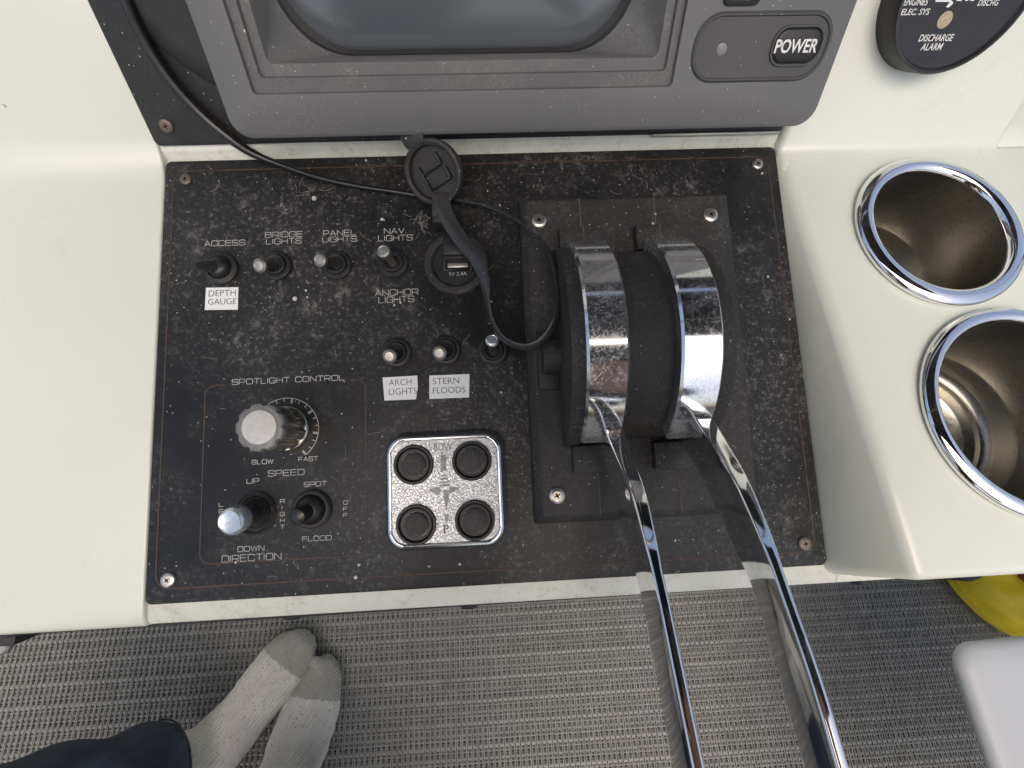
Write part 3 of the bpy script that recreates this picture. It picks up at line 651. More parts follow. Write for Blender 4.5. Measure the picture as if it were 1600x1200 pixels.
c = P(692, 698, Z); type_text('BOW', WP, c.x - 4.5, c.x + 4.5, c.y - 1.8, c.y + 1.8, Z - .35, ENG, pad)
c = P(697, 827, Z); type_text('P', WP, c.x - 1.2, c.x + 1.2, c.y - 2, c.y + 2, Z - .35, plain('engraved_brown', (.10, .05, .04), .5), pad)
# boat-shaped emblem between the buttons
c = P(694, 768, Z); m = MB(); ez = Z - .4
m.add([(c.x - 8, c.y + 1, ez), (c.x - 3, c.y - 1.6, ez), (c.x - 1.2, c.y + .8, ez), (c.x - 3.5, c.y + 2.4, ez)], [(0, 1, 2, 3)])
m.add([(c.x + 8, c.y + 1.4, ez), (c.x + 2.6, c.y - 1.2, ez), (c.x + 2.4, c.y + 2.0, ez)], [(0, 2, 1)])
m.add([(c.x - .8, c.y + .5, ez), (c.x + .6, c.y - 9, ez), (c.x + 2.0, c.y - 4, ez), (c.x + 2.0, c.y + .5, ez)], [(0, 1, 2, 3)])
for k in range(4):
    m.add([(c.x - 2.5 + k * .4, c.y + 2.6 + k * 1.5, ez), (c.x + 3 - k * .5, c.y + 2.6 + k * 1.5, ez), (c.x + 2.8 - k * .5, c.y + 3.3 + k * 1.5, ez), (c.x - 2.3 + k * .4, c.y + 3.3 + k * 1.5, ez)], [(0, 1, 2, 3)])
m.add([(c.x - .2, c.y - 11, ez), (c.x + 1.6, c.y - 11, ez), (c.x + 1.6, c.y - 13, ez), (c.x + .8, c.y - 14.4, ez), (c.x - .2, c.y - 13, ez)], [(0, 4, 3, 2, 1)])
m.add([(c.x - 1.2, c.y + 10, ez), (c.x + 1.2, c.y + 10, ez), (c.x + 1.2, c.y + 17.5, ez), (c.x - 1.2, c.y + 17.5, ez)], [(0, 1, 2, 3)])
build('emblem', m, ENG, pad, smooth=False)

# ------------------------------------------------------------------ USB socket with open rubber cap on a tether
b = P(713, 413); fr = T(b.x, b.y, 0)
usb = thing('usb_socket', 'round black USB charging socket marked 5V 2.4A with its rubber cap open', 'socket', fr)
m = MB(); m.lathe([(17.2, -.5), (17.2, 1.6), (16.6, 2.4), (15.6, 2.6), (13.2, 2.2), (12.6, 1.4), (12.2, 1.0)], fr, 56); build('bezel', m, RUBBER, usb)
m = MB(); m.lathe([(12.4, .6), (12.0, 1.6), (11.6, 1.9), (.2, 1.9)], fr, 48); build('insert', m, BLACK, usb)
pc = P(715, 412, 2.5); ox, oy = pc.x - b.x, pc.y - b.y
m = MB()
for a0, a1, b0, b1 in ((-7.6, -6.2, -4, 4.2), (6.2, 7.6, -4, 4.2), (-6.2, 6.2, -4, -2.6), (-6.2, 6.2, 2.8, 4.2)):
    m.box(ox + a0, ox + a1, oy + b0, oy + b1, 1.6, 3.4, fr)
po = build('port_frame', m, BLACK, usb, bevel=.25)
m = MB(); m.box(ox - 5.3, ox + 5.3, oy - 1.9, oy + .4, 1.8, 2.5, fr); build('contact', m, GOLD, po, bevel=.2)
m = MB(); m.box(ox - 7.4, ox + 7.4, oy + 5, oy + 17, 1.7, 3.0, fr); build('dust_flap', m, BLACK, usb, bevel=.8)
c = P(715.5, 428, 2); type_text('5V 2.4A', WP, c.x - 4.6, c.x + 4.6, c.y - 1.0, c.y + 1.0, 2.2, PRINT, usb)
# cap
cz = 17; cp = P(677, 270, cz); fc = T(cp.x, cp.y, cz) @ Matrix.Rotation(R_(38), 4, 'X') @ Matrix.Rotation(R_(-20), 4, 'Y') @ Matrix.Rotation(R_(30), 4, 'Z')
m = MB(); m.lathe([(.2, -3.2), (13.4, -3.2), (15.4, -2.4), (15.8, 0), (15.4, 1.6), (14.2, 2.0), (12.9, 1.4), (12.6, -1.6), (.2, -1.8)], fc, 56); cap = build('rubber_cap', m, RUBBER, usb)
m = MB()
for a0, a1, b0, b1 in ((-5.5, 6.5, 1.2, 2.4), (-4.5, 7.5, -6.8, -5.6), (5.6, 6.8, 1.2, 7.5), (6.6, 7.8, -6.8, -.5), (-6.5, -5.4, -6.5, 6), ):
    m.box(a0, a1, b0, b1, -1.9, .9, fc)
build('plug_rib', m, BLACK, cap, bevel=.3)
m = MB(); m.prism(rrect(-6, 6, 13, 27, 4.5), -1.0, 1.2, fc); tb = build('pull_tab', m, RUBBER, cap, bevel=.4)
m = MB()
for dx, dy in ((-2.6, 22.5), (.6, 23.2), (-3, 19.6), (.2, 20), (3.4, 20.6)): m.lathe([(.55, 1.1), (.4, 1.5)], fc, 8, (dx, dy, 0), False, True)
build('grip_dot', m, PRINT, tb)
# tether: flat strap that twists on edge round the loop and returns under the cap
hz = 12
P3 = lambda px, py, z: tuple(P(px, py, z))
pts = [P3(688, 305, 12), P3(693, 325, 13), P3(703, 348, 13), P3(723, 378, 14), P3(745, 405, 16), P3(757, 440, 17), P3(762, 475, 17), P3(770, 505, 17), P3(790, 532, 20), P3(822, 543, 23), P3(850, 530, 26), P3(868, 500, 28), P3(873, 460, 28), P3(866, 415, 26), P3(846, 378, 21), P3(810, 346, 14), P3(760, 322, 9), P3(715, 313, 6), P3(680, 309, 4)]
sm = spline(pts, 5); n = len(sm); flat = []; tw = []
for i in range(n):
    t = i / (n - 1) * (len(pts) - 1)
    def lerp(tab):
        for (a, va), (b_, vb) in zip(tab, tab[1:]):
            if t <= b_: return va + (vb - va) * (t - a) / (b_ - a)
        return tab[-1][1]
    wd = lerp(((0, 4.2), (2, 3.8), (4, 3.6), (6, 3.2), (9, 2.6), (18, 2.2))); th = lerp(((0, .9), (5, .9), (8, 1.1), (18, 1.1)))
    flat.append((wd, th)); tw.append(lerp(((0, 0), (4, .25), (6, 1.15), (8, 1.35), (13, 1.4), (18, 1.4))))
m = MB(); m.tube([tuple(p) for p in sm], 1, WP, 12, True, flat, tw); st = build('tether_strap', m, STRAPM, usb)
m = MB()
h0 = P(690, 318, 12)
for sx in (-3.6, 3.2): m.box(h0.x + sx - 1.5, h0.x + sx + 1.5, h0.y - 7, h0.y + 6, 9.5, 12.5)
m.box(h0.x - 5, h0.x + 5, h0.y - 10, h0.y - 6.5, 1.5, 12.4)
build('hinge', m, RUBBER, usb, bevel=.6)

# ================================================================== dash panel, cable, radar display, gauge (upper face)
dash = thing('dash_panel', 'black dash panel behind the grey radar display', 'panel', WF)
xl = F(245, 232).x; m = MB(); m.prism(rrect(xl + 1.0, 168.6, 0.4, 250, 3.0), -1.5, 1.2, WF); build('face_plate', m, PANEL2, dash, bevel=.5)
c = F(262, 196); screw(dash, Vector((c.x, c.y, 1.2)), 3.4, WF, RUSTY, 0, 1.2, .4)
c = F(405, -40); m = MB(); m.lathe([(78, 1.3), (78, 3.0), (77, 3.6), (70, 3.8), (.5, 4.0)], WF, 72, (c.x + 6, c.y + 26, 0)); build('mount_disc', m, plain('mount_black', (.016, .017, .018), .55, var=.3, bmp=.2), dash)
# power lead: runs down the dash behind the display, over the ridge and under the rubber cap
FW = lambda px, py, z: tuple((WP.inverted() @ (WF @ (F(px, py, z) / 1000))) * 1000)
pts = [FW(120, -260, 5), FW(160, -100, 5), FW(192, -8, 5), FW(228, 68, 5), FW(268, 128, 5), FW(312, 176, 5), FW(352, 210, 6), P3(392, 238, 8.5), P3(440, 258, 5), P3(500, 278, 3), P3(560, 291, 2.2), P3(620, 300, 2.0), P3(668, 308, 2.0), P3(700, 313, 2.0)]
m = MB(); sm = spline(pts, 6); rr = [3.0 if i < 36 else max(1.5, 3.0 - (i - 36) * .14) for i in range(len(sm))]
m.tube([tuple(p) for p in sm], rr, WP, 12)
cab = build('power_cable', m, CABLE, fr=T(*pts[7])); finish(cab, 'thin black cable coming from behind the radar display to the rubber cap', 'cable')

# radar display
MD = 26.0          # display front above the dash face
f_ = lambda px, py, z=MD: F(px, py, z)
L0 = f_(352, 200); L1 = f_(290, 0); B0 = f_(500, 221); B1 = f_(1200, 199); R0 = f_(1300, 130); R1 = f_(1342, 0)
mx0, mx1, my0 = (L0.x + L1.x) / 2, (R0.x + R1.x) / 2, (B0.y + B1.y) / 2; my1 = my0 + 230
disp = thing('radar_display', 'grey marine radar display with dark curved tube and POWER button', 'display', WF @ Matrix.Translation((0, my0 / 1000, 0)))
def lp(a, b_, c, d, r, z, n=8): return [(x, y, z) for x, y in rrect(a, b_, c, d, r, n)]
s1l = f_(396, 150); s1r = f_(1050, 134); s2l = f_(406, 122, MD - 2); s2r = f_(1040, 112, MD - 2); s3l = f_(417, 98, MD - 4); s3r = f_(1028, 92, MD - 4)
a1 = (s1l.x, s1r.x, (s1l.y + s1r.y) / 2); a2 = (s2l.x, s2r.x, (s2l.y + s2r.y) / 2); a3 = (s3l.x, s3r.x, (s3l.y + s3r.y) / 2)
SZ = MD - 20
g1 = f_(436, 0, SZ); g2 = f_(985, 0, SZ); g3 = f_(710, 78, SZ)
tops = my1 - 22
m = MB()
m.loft([lp(mx0 + 3, mx1 - 3, my0 + 3, my1 - 3, 8, 2), lp(mx0 + 1, mx1 - 1, my0 + 1, my1 - 1, 9, MD - 9), lp(mx0 + .2, mx1 - .2, my0 + .2, my1 - .2, 9, MD - 8.6), lp(mx0, mx1, my0, my1, 9, MD - 5), lp(mx0 + .8, mx1 - .8, my0 + .8, my1 - .8, 9, MD - 1.6), lp(mx0 + 3, mx1 - 3, my0 + 3, my1 - 3, 8, MD),
        lp(a1[0], a1[1], a1[2], tops, 2, MD)], WF, False, False)
build('case', m, GREY, disp, ang=40)
m = MB()
m.loft([lp(a1[0], a1[1], a1[2], tops, 2, MD), lp(a1[0] + .3, a1[1] - .3, a1[2] + .3, tops - .3, 2, MD - 2.2), lp(a2[0] - .6, a2[1] + .6, a2[2] - .6, tops - 6, 2, MD - 2.0),
        lp(a2[0], a2[1], a2[2], tops - 7, 2, MD - 2.0), lp(a2[0] + .4, a2[1] - .4, a2[2] + .4, tops - 7.4, 2, MD - 4.2), lp(a3[0], a3[1], a3[2], tops - 13, 3, MD - 4.4),
        lp(a3[0] + .5, a3[1] - .5, a3[2] + .5, tops - 13.5, 3, MD - 5.6), lp(g1.x - 2, g2.x + 2, g3.y - 1.5, tops - 24, 30, SZ + 1)], WF, False, False)
build('screen_surround', m, GREY2, disp, ang=25)
m = MB(); rings = []
gw, gc = (g2.x - g1.x) / 2, ((g1.x + g2.x) / 2, (g3.y + tops - 24) / 2)
for k, (s, z) in enumerate(((1.03, SZ - 3), (1.0, SZ - .2), (.97, SZ + 1.2), (.9, SZ + 2.8), (.75, SZ + 5), (.5, SZ + 7), (.2, SZ + 8), (.02, SZ + 8.2))):
    rings.append([(gc[0] + (x - gc[0]) * s, gc[1] + (y - gc[1]) * s, z) for x, y in rrect(g1.x, g2.x, g3.y, tops - 24, 32, 8)])
m.loft(rings, WF, False, True); build('screen', m, SCREEN, disp, ang=80)
m = MB(); m.loft([lp(g1.x - 2.6, g2.x + 2.6, g3.y - 2.2, tops - 23.4, 30.5, SZ + 1.2), lp(g1.x - 1.2, g2.x + 1.2, g3.y - 1.0, tops - 24.4, 31, SZ + 1.6), lp(g1.x + .6, g2.x - .6, g3.y + .6, tops - 25, 31.5, SZ + .2)], WF, False, False); build('screen_gasket', m, DARKTRIM, disp)
# power pad
pl = f_(1085, 84).x; pr = f_(1299, 47).x; pt = (f_(1131, 24).y + f_(1285, 22).y) / 2; pb = (f_(1247, 120).y + f_(1111, 125).y) / 2
m = MB(); m.line(rrect(pl, pr, pb, pt, (pt - pb) * .42, 8), 1.0, MD + .45, WF, True); rg = (pl, pr, pb, pt)
m2 = MB(); rad = (pt - pb) * .42
m2.loft([lp(pl - 1.6, pr + 1.6, pb - 1.6, pt + 1.6, rad + 1.6, MD - .1), lp(pl - .5, pr + .5, pb - .5, pt + .5, rad + .5, MD + 1.0), lp(pl, pr, pb, pt, rad, MD + 1.0), lp(pl + .5, pr - .5, pb + .5, pt - .5, rad - .5, MD + .3)], WF, False, True)
pp = build('button_pad', m2, PAD, disp, ang=40)
bl_ = f_(1202, 82, MD + .5).x; br_ = f_(1290, 56, MD + .5).x; bt_ = f_(1247, 38, MD + .5).y; bb_ = f_(1229, 104, MD + .5).y; rad = (bt_ - bb_) * .40
m = MB(); m.loft([lp(bl_, br_, bb_, bt_, rad, MD + .2), lp(bl_ + .2, br_ - .2, bb_ + .2, bt_ - .2, rad, MD + 1.2), lp(bl_ + .9, br_ - .9, bb_ + .9, bt_ - .9, rad - .7, MD + 1.2), lp(bl_ + 1.2, br_ - 1.2, bb_ + 1.2, bt_ - 1.2, rad - .9, MD + .5)], WF, False, False); build('button_ring', m, PAD, disp, ang=40)
m = MB(); m.loft([lp(bl_ + 1.1, br_ - 1.1, bb_ + 1.1, bt_ - 1.1, rad - .9, MD + .2), lp(bl_ + 1.5, br_ - 1.5, bb_ + 1.5, bt_ - 1.5, rad - 1.1, MD + 1.0), lp(bl_ + 2.4, br_ - 2.4, bb_ + 2.4, bt_ - 2.4, rad - 1.8, MD + 1.3)], WF, False, True); pbn = build('power_button', m, BUTTON, disp, ang=50)
p0 = f_(1212, 72, MD + 1.5); p1 = f_(1278, 72, MD + 1.5); q0_ = f_(1240, 83, MD + 1.5); q1_ = f_(1240, 61, MD + 1.5)
type_text('POWER', WF, p0.x, p1.x, q0_.y, q1_.y, MD + 1.45, INKW, pbn, bold=0.02)
c = f_(1127, 77); m = MB(); m.lathe([(2.4, MD + .2), (2.4, MD + .5), (1.8, MD + .75)], WF, 24, (c.x, c.y, 0), False, True); build('indicator_lens', m, LED, disp)
t0 = f_(1130, 0).x; t1 = f_(1187, 0).x; tb0 = f_(1155, 9).y
m = MB(); m.prism(rrect(t0, t1, tb0, tb0 + 14, 2.5), MD - .3, MD + 1.2, WF); kb = build('menu_button', m, BUTTON, disp, bevel=.5)
type_text('FL', WF, t0 + 4.5, t1 - 4.5, tb0 + 2.0, tb0 + 9.5, MD + 1.3, INKW, kb, bold=0.01)
m = MB(); k0 = F(1020, 213, 4); k1 = F(1222, 204, 4); m.box(k0.x, k1.x, k0.y - .9, k0.y + .9, 1.2, 3, WF); trim = build('chrome_trim', m, TIPM, dash, bevel=.4)

m = MB(); random.seed(21)
for px, py, n in ((478, 178, 16), (430, 165, 8), (560, 190, 5), (700, 120, 5), (1180, 160, 5), (900, 160, 4)):
    c = f_(px, py)
    for i in range(n):
        a = random.uniform(0, 6.28); x, y = c.x + random.gauss(0, 4), c.y + random.gauss(0, 4); pts = []
        for k in range(6):
            pts.append((x, y)); x += .9 * math.cos(a); y += .9 * math.sin(a); a += random.uniform(-.5, .5)
        if min(p[1] for p in pts) > my0 + 4 and max(p[1] for p in pts) < a1[2] - 1: m.line(pts, .1, MD + .12 + .012 * (i % 6), WF)
o = build('lint', m, LINT, disp, smooth=False); o['kind'] = 'stuff'
# round alarm gauge on the right of the dash
WR = WD @ Matrix.Translation((0, .1095, 0)) @ Matrix.Rotation(fa, 4, 'X')         # right wing face
GZ = 13.0
def circ3(a, b_, c):
    ax, ay, bx, by, cx, cy = a.x, a.y, b_.x, b_.y, c.x, c.y; d = 2 * (ax * (by - cy) + bx * (cy - ay) + cx * (ay - by))
    ux = ((ax * ax + ay * ay) * (by - cy) + (bx * bx + by * by) * (cy - ay) + (cx * cx + cy * cy) * (ay - by)) / d
    uy = ((ax * ax + ay * ay) * (cx - bx) + (bx * bx + by * by) * (ax - cx) + (cx * cx + cy * cy) * (bx - ax)) / d
    return ux, uy, math.hypot(ax - ux, ay - uy)
gx, gy, gr = circ3(on(WR, 1399.5, 57, GZ), on(WR, 1450, 115, GZ), on(WR, 1600, 17, GZ))
print('gauge', gx, gy, gr)
ga_ = thing('alarm_gauge', 'round black gauge printed DISCHARGE ALARM on the white dash', 'gauge', WR @ Matrix.Translation((gx / 1000, gy / 1000, 0)))
m = MB(); m.lathe([(gr + 1.0, -.5), (gr + .6, GZ - 1.5), (gr, GZ), (gr - 1.2, GZ + .1), (gr - 1.7, GZ - .8), (gr - 2.2, GZ - 1.6)], WR, 72, (gx, gy, 0)); build('bezel', m, plain('gauge_bezel', (.022, .021, .024), .42, var=.2, bmp=.15), ga_)
m = MB(); m.lathe([(gr - 2.0, GZ - 1.6), (gr - 5, GZ - 1.8), (.3, GZ - 1.8)], WR, 64, (gx, gy, 0)); build('dial', m, plain('dial_black', (.014, .014, .015), .35, var=.3), ga_)
def gt(s, px0, px1, py, h, sh=.25):
    a = on(WR, px0, py, GZ - 1.6); b_ = on(WR, px1, py, GZ - 1.6); u = on(WR, (px0 + px1) / 2, py - h / 2, GZ - 1.6); d = on(WR, (px0 + px1) / 2, py + h / 2, GZ - 1.6)
    type_text(s, WR, a.x, b_.x, d.y, u.y, GZ - 1.55, INKW, ga_, shear=sh, bold=.012)
gt('ENGINES', 1413, 1450, 3, 11, 0); gt('ELEC. SYS', 1409, 1452, 18.5, 10, 0); gt('DISCHARGE', 1437, 1489, 59, 11, 0); gt('ALARM', 1440, 1472, 73, 11, 0); gt('DISCHG', 1529, 1560, 4, 10, 0)
def gpoly(pxs): 
    m = MB(); m.add([tuple(on(WR, x, y, GZ - 1.55)) for x, y in pxs], [tuple(range(len(pxs)))], WR); build('logo', m, INKW, ga_, smooth=False)
gpoly([(1461, 3), (1464, -4), (1482, -4), (1489, 3)]); gpoly([(1478, 11), (1484, 3), (1490, 3), (1488, 7), (1482, 12)]); gpoly([(1494, 1.5), (1496, -4), (1503, -4), (1502.5, 1.5)]); gpoly([(1508, 1.5), (1508, -4), (1514, -4), (1513, 1)]); gpoly([(1516, 1.5), (1517, -4), (1524, -4), (1522, 1)])
c = on(WR, 1476, 31, GZ - 1.6); m = MB(); m.lathe([(3.3, GZ - 1.8), (3.3, GZ - 1.4), (.2, GZ - 1.2)], WR, 16, (c.x, c.y, 0)); build('warning_lens', m, LENSY, ga_)

# ================================================================== cup holders
for i, (cx, cy, rr) in enumerate(CUPS):
    lb = ('stainless cup holder beneath the round alarm gauge', 'wider stainless cup holder near the front lip of the deck')[i]
    fr = T(cx, cy, 0, WD); cup = thing('cup_holder', lb, 'cup holder', fr, 'cup holders in the white deck')
    w = 8.4 if i == 0 else 7.0
    m = MB(); m.lathe([(rr - 1, .1), (rr, 1.2), (rr + .1, 2.4), (rr - .6, 3.8), (rr - 1.6, 4.4), (rr - 2.2, 4.7), (rr - w * .6, 5.4), (rr - w + 1, 5.0), (rr - w, 4.0), (rr - w - .6, 2.2)], fr, 80); build('rim', m, CHROME, cup, ang=60)
    ri = rr - w - .4
    m = MB(); m.lathe([(ri, 2.6), (ri - .4, -20), (ri - 1.2, -44), (ri - 1.0, -45.5), (ri - 1.6, -47), (ri - 2.4, -56), (ri - 4.5, -60), (ri - 6, -60.6), (ri - 7, -58.8), (ri - 8.5, -58.8), (ri - 9.5, -61), (ri - 16, -61.4), (ri - 17, -60.4), (ri - 18.5, -61.6), (ri * .2, -62), (.3, -61.8)], fr, 80); build('well', m, STEEL, cup, ang=50)
    for dx, dy in ((-5, 6), (8, -7)):
        m = MB(); m.lathe([(1.8, -61.9), (1.5, -61.3), (.1, -61.1)], fr, 12, (dx, dy, 0)); build('drain_plug', m, BLACK, cup)

# ================================================================== twin throttle control
thr = thing('throttle_control', 'black twin-lever engine control with two curved chrome handles', 'throttle', T(77, 0, 0))
def rect(x0, x1, y0, y1, z): return [(x0, y0, z), (x1, y0, z), (x1, y1, z), (x0, y1, z)]
BX0, BX1, BY0, BY1, BZ = 20.5, 134.5, -85.5, 84.0, 9.0
m = MB(); m.loft([rect(BX0, BX1, BY0, BY1, .05), rect(BX0 + .4, BX1 - .4, BY0 + .4, BY1 - .4, 4.5), rect(BX0 + 4.2, BX1 - 4.2, BY0 + 4.6, BY1 - 3.5, BZ)], WP); base = build('base_plate', m, THR, thr, bevel=1.0, blim=15)
DY, DZ, DR = 2.0, -1.0, 51.0
def arc(r, a0, a1, n): return [(DY + r * math.cos(a0 + (a1 - a0) * k / n), DZ + r * math.sin(a0 + (a1 - a0) * k / n)) for k in range(n + 1)]
def drum(x0, x1, r, zmin=8.0):
    a = math.asin((zmin - DZ) / r); prof = arc(r, a, math.pi - a, 44)
    return xprism([(y, z) for y, z in prof], x0, x1, WP)
build('drum', drum(38, 105, DR - 2), THR, thr, bevel=.6, blim=50)
for x0, x1 in ((36.0, 44.0), (99.0, 107.0)): build('end_flange', drum(x0, x1, DR + .6), THR, thr, bevel=1.2, blim=50)
XB = (51.0, 90.6)
for xb in XB:                          # slotted guide blocks before and behind each hub
    for y0, y1 in ((50, 63), (-61, -48)): m = MB(); m.box(xb - 11, xb + 11, y0, y1, BZ - .5, BZ + 5.2); build('guide_block', m, THR, thr, bevel=.7)
    for y0, y1, zz in ((63.2, BY1 - 3, 0), (BY0 + 4, -61.2, 0), (54, 63, 5.2)): m = MB(); m.box(xb + 1.2, xb + 1.6, y0, y1, BZ + zz - .3, BZ + zz + .22); build('moulding_seam', m, SEAM, thr)
m = MB(); m.lathe([(9, -.5), (8.6, 4), (7.4, 5.4), (.2, 5.8)], T(106, 6, 26) @ Matrix.Rotation(R_(90), 4, 'Y'), 28); build('pivot_cap', m, THR, thr)
m = MB(); m.lathe([(9, -.5), (8.8, 8), (8.0, 9), (.2, 9)], T(36.5, -4, 15) @ Matrix.Rotation(R_(-90), 4, 'Y'), 28); build('pivot_cap', m, THR, thr)
m = MB(); m.box(25.5, 36.6, -20, 10, BZ - 1, BZ + 3); build('side_boss', m, THR, thr, bevel=1.5)
for px, py in ((842, 346), (1109, 337), (870, 774), (1152, 758)):
    c = P(px, py, BZ); screw(thr, Vector((c.x, c.y, BZ)), 4.1, WP, SCREW, -.1, 2.0, .45)

LV = (  # photo pixels of the ridge, the lower left edge and the right edge of each handle
 ([(942, 664), (962, 715), (985, 767), (1010, 857), (1028, 934), (1053, 1058), (1081.6, 1200)],
  [(930, 690), (945, 728), (962, 777), (987, 860), (1005, 931), (1031, 1065), (1055, 1200)]),
 ([(1084, 652), (1115, 700), (1150, 757), (1196, 860), (1223, 934), (1268, 1065), (1308, 1200)],
  [(1064, 684), (1085, 715), (1112, 765), (1157, 862), (1186, 932), (1226, 1065), (1264, 1200)]))
for li, (rd, lo) in enumerate(LV):
    xb = XB[li]
    lev = None
    # hub band wrapping the drum
    a0 = R_(20); a1 = R_(152); n = 40; w = 8.9; rings = []
    for k in range(n + 1):
        a = a0 + (a1 - a0) * k / n; ro, ri = DR + 4.0, DR - 3
        if k == 0: ro = DR + 1.5
        rings.append([(xb + sx * w, DY + r * math.cos(a), DZ + r * math.sin(a)) for sx, r in ((-1, ri), (-1, ro - 1.0), (-.88, ro), (.88, ro), (1, ro - 1.0), (1, ri))])
    m = MB(); m.loft(rings, WP); lev = build('lever', m, CHROMED, thr, ang=28); lev['label'] = 'chrome hub band and curved handle of the engine control'
    # handle blade, swept through points on vertical planes
    N = len(rd); A_ = []; B_ = []; 
    for k in range(N):
        t = k / (N - 1); xr = xb + .6 + 2.6 * t
        A_.append(onx(WP, *rd[k], xr)); B_.append(onx(WP, *lo[k], xr))
    # run on past the frame, straightening towards the grip
    da = (A_[-1] - A_[-2]).normalized(); db = (B_[-1] - B_[-2]).normalized()
    for s in (28, 56): A_.append(A_[N - 1] + da * s); B_.append(B_[N - 1] + da * s)
    # root inside the hub
    A_.insert(0, A_[0] + Vector((-.4, 9, -11))); B_.insert(0, B_[0] + Vector((-.4, 9, -11)))
    A_ = spline(A_, 7); B_ = spline(B_, 7); rings = []; M_ = len(A_)
    for k in range(M_):
        t = k / (M_ - 1); wd = max(3.8, 9.5 - 13 * max(0, t - .06)) if t < .6 else 3.8
        a, b_ = A_[k], A_[k] + (B_[k] - A_[k]) * 1.22; w_ = Vector((wd, 0, 0)); mid = (a + b_) / 2
        e = min(1.15, wd * .3); dn = (b_ - a).normalized(); ex = Vector((e, 0, 0)); ring = []
        for cpt, s0, s1 in ((a + ex + dn * e, (-1, 0), (0, -1)), (a + w_ - ex + dn * e, (0, -1), (1, 0)), (b_ + w_ * .92 - ex - dn * e, (1, 0), (0, 1)), (b_ + ex - dn * e, (0, 1), (-1, 0))):
            for q in range(5):
                th = q / 4 * math.pi / 2; ring.append(tuple(cpt + Vector((1, 0, 0)) * (e * (s0[0] * math.cos(th) + s1[0] * math.sin(th))) + dn * (e * (s0[1] * math.cos(th) + s1[1] * math.sin(th)))))
        rings.append(ring)
    m = MB(); m.loft(rings, WP); build('handle', m, CHROME, lev, ang=60)
    g = A_[-1] + Vector((1.6, 0, 0)) + (B_[-1] - A_[-1]) / 2; m = MB(); m.lathe([(3, -4), (11, 0), (13, 6), (13.5, 20), (11, 34), (6, 39), (.3, 40)], frame_z(g, da), 32); build('grip', m, BLACK, lev)

# ================================================================== things on the cockpit floor
def FL(px, py, z=0): return on(W0, px, py, z)
def section(c, d, hw, hv, z0, n=20, sq=2.4):
    """superellipse ring across direction d (xy), centre c (mm)"""
    d = Vector((d[0], d[1], 0)).normalized(); s = Vector((d.y, -d.x, 0)); out = []
    for k in range(n):
        a = 2 * math.pi * k / n; ca_, sa_ = math.cos(a), math.sin(a)
        u = math.copysign(abs(ca_) ** (2 / sq), ca_) * hw; v = math.copysign(abs(sa_) ** (2 / sq), sa_) * hv
        out.append(tuple(Vector(c) + s * u + Vector((0, 0, v))))
    return out
def shell(name, parts, mat, parent, vox=3.0, smooth_it=6, fr=None):
    """several overlapping closed lofts fused into one continuous surface"""
    m = MB()
    for rings in parts: m.loft(rings, W0)
    o = build(name, m, mat, parent, fr=fr)
    md = o.modifiers.new('r', 'REMESH'); md.mode = 'VOXEL'; md.voxel_size = vox / 1000
    sm_ = o.modifiers.new('s', 'SMOOTH'); sm_.iterations = smooth_it; sm_.factor = .5
    bpy.context.view_layer.update(); nm = evaluated(o); o.modifiers.clear(); old = o.data; o.data = nm; bpy.data.meshes.remove(old)
    nm.polygons.foreach_set('use_smooth', [True] * len(nm.polygons)); nm.name = name
    if not nm.materials: nm.materials.append(mat)
    return o
def foot(tab, grow=0.0):
    """tab: (px, py, z centre, half width px, half height mm)"""
    cs = []
    for px, py, z, hw, hv in tab:
        c = FL(px, py, z); dep = -((CAMW.inverted() @ (c / 1000)).z) * 1000; cs.append((c, hw * dep / FPX + grow, hv + grow))
    rings = []
    for i, (c, hw, hv) in enumerate(cs):
        d = cs[min(i + 1, len(cs) - 1)][0] - cs[max(i - 1, 0)][0]
        rings.append(section(c, d, hw, hv, 0))
    return rings
def limb(pts, rad):
    pts = [Vector(p) for p in pts]; m = MB(); rings = []
    sm = spline(pts, 6); rs = np.interp(np.linspace(0, len(pts) - 1, len(sm)), range(len(pts)), rad)
    mb_ = MB(); u = None
    for i, p in enumerate(sm):
        t = (sm[min(i + 1, len(sm) - 1)] - sm[max(i - 1, 0)]).normalized()
        if u is None: u = Vector((0, 0, 1)) if abs(t.z) < .9 else Vector((1, 0, 0))
        u = (u - t * u.dot(t)).normalized(); w = t.cross(u)
        rings.append([tuple(p + (u * math.cos(2 * math.pi * k / 24) + w * math.sin(2 * math.pi * k / 24)) * rs[i]) for k in range(24)])
    return rings
# foot resting on its outer edge, and the flat foot beside it
F1 = [(484, 988, 22, 8, 8), (478, 996, 25, 20, 18), (464, 1012, 27, 34, 24), (446, 1035, 30, 41, 29), (424, 1063, 34, 41, 33), (400, 1094, 38, 38, 37), (376, 1122, 44, 39, 43), (350, 1152, 48, 43, 47), (322, 1182, 48, 46, 47), (296, 1212, 44, 42, 43), (280, 1232, 40, 22, 28)]
F2 = [(503, 1024, 14, 8, 6), (504, 1032, 18, 20, 14), (502, 1047, 21, 29, 19), (496, 1070, 24, 37, 23), (488, 1100, 27, 43, 26), (477, 1135, 32, 45, 31), (464, 1172, 38, 44, 37), (448, 1212, 42, 42, 41), (430, 1252, 42, 40, 40), (416, 1282, 36, 28, 32)]
a1_ = FL(322, 1178, 70); k1 = FL(-260, 1395, 300); a2_ = FL(446, 1228, 70); k2 = Vector((-150, -830, 440))
sh1 = [a1_, a1_ + (k1 - a1_) * .25 + Vector((0, 0, 10)), a1_ + (k1 - a1_) * .6 + Vector((0, -8, 15)), k1]; sh2 = [a2_, a2_ + (k2 - a2_) * .25 + Vector((0, 0, 10)), a2_ + (k2 - a2_) * .6, k2]
hip1, hip2 = Vector((-400, -950, 540)), Vector((-200, -980, 540))
wa = FL(400, 1150)
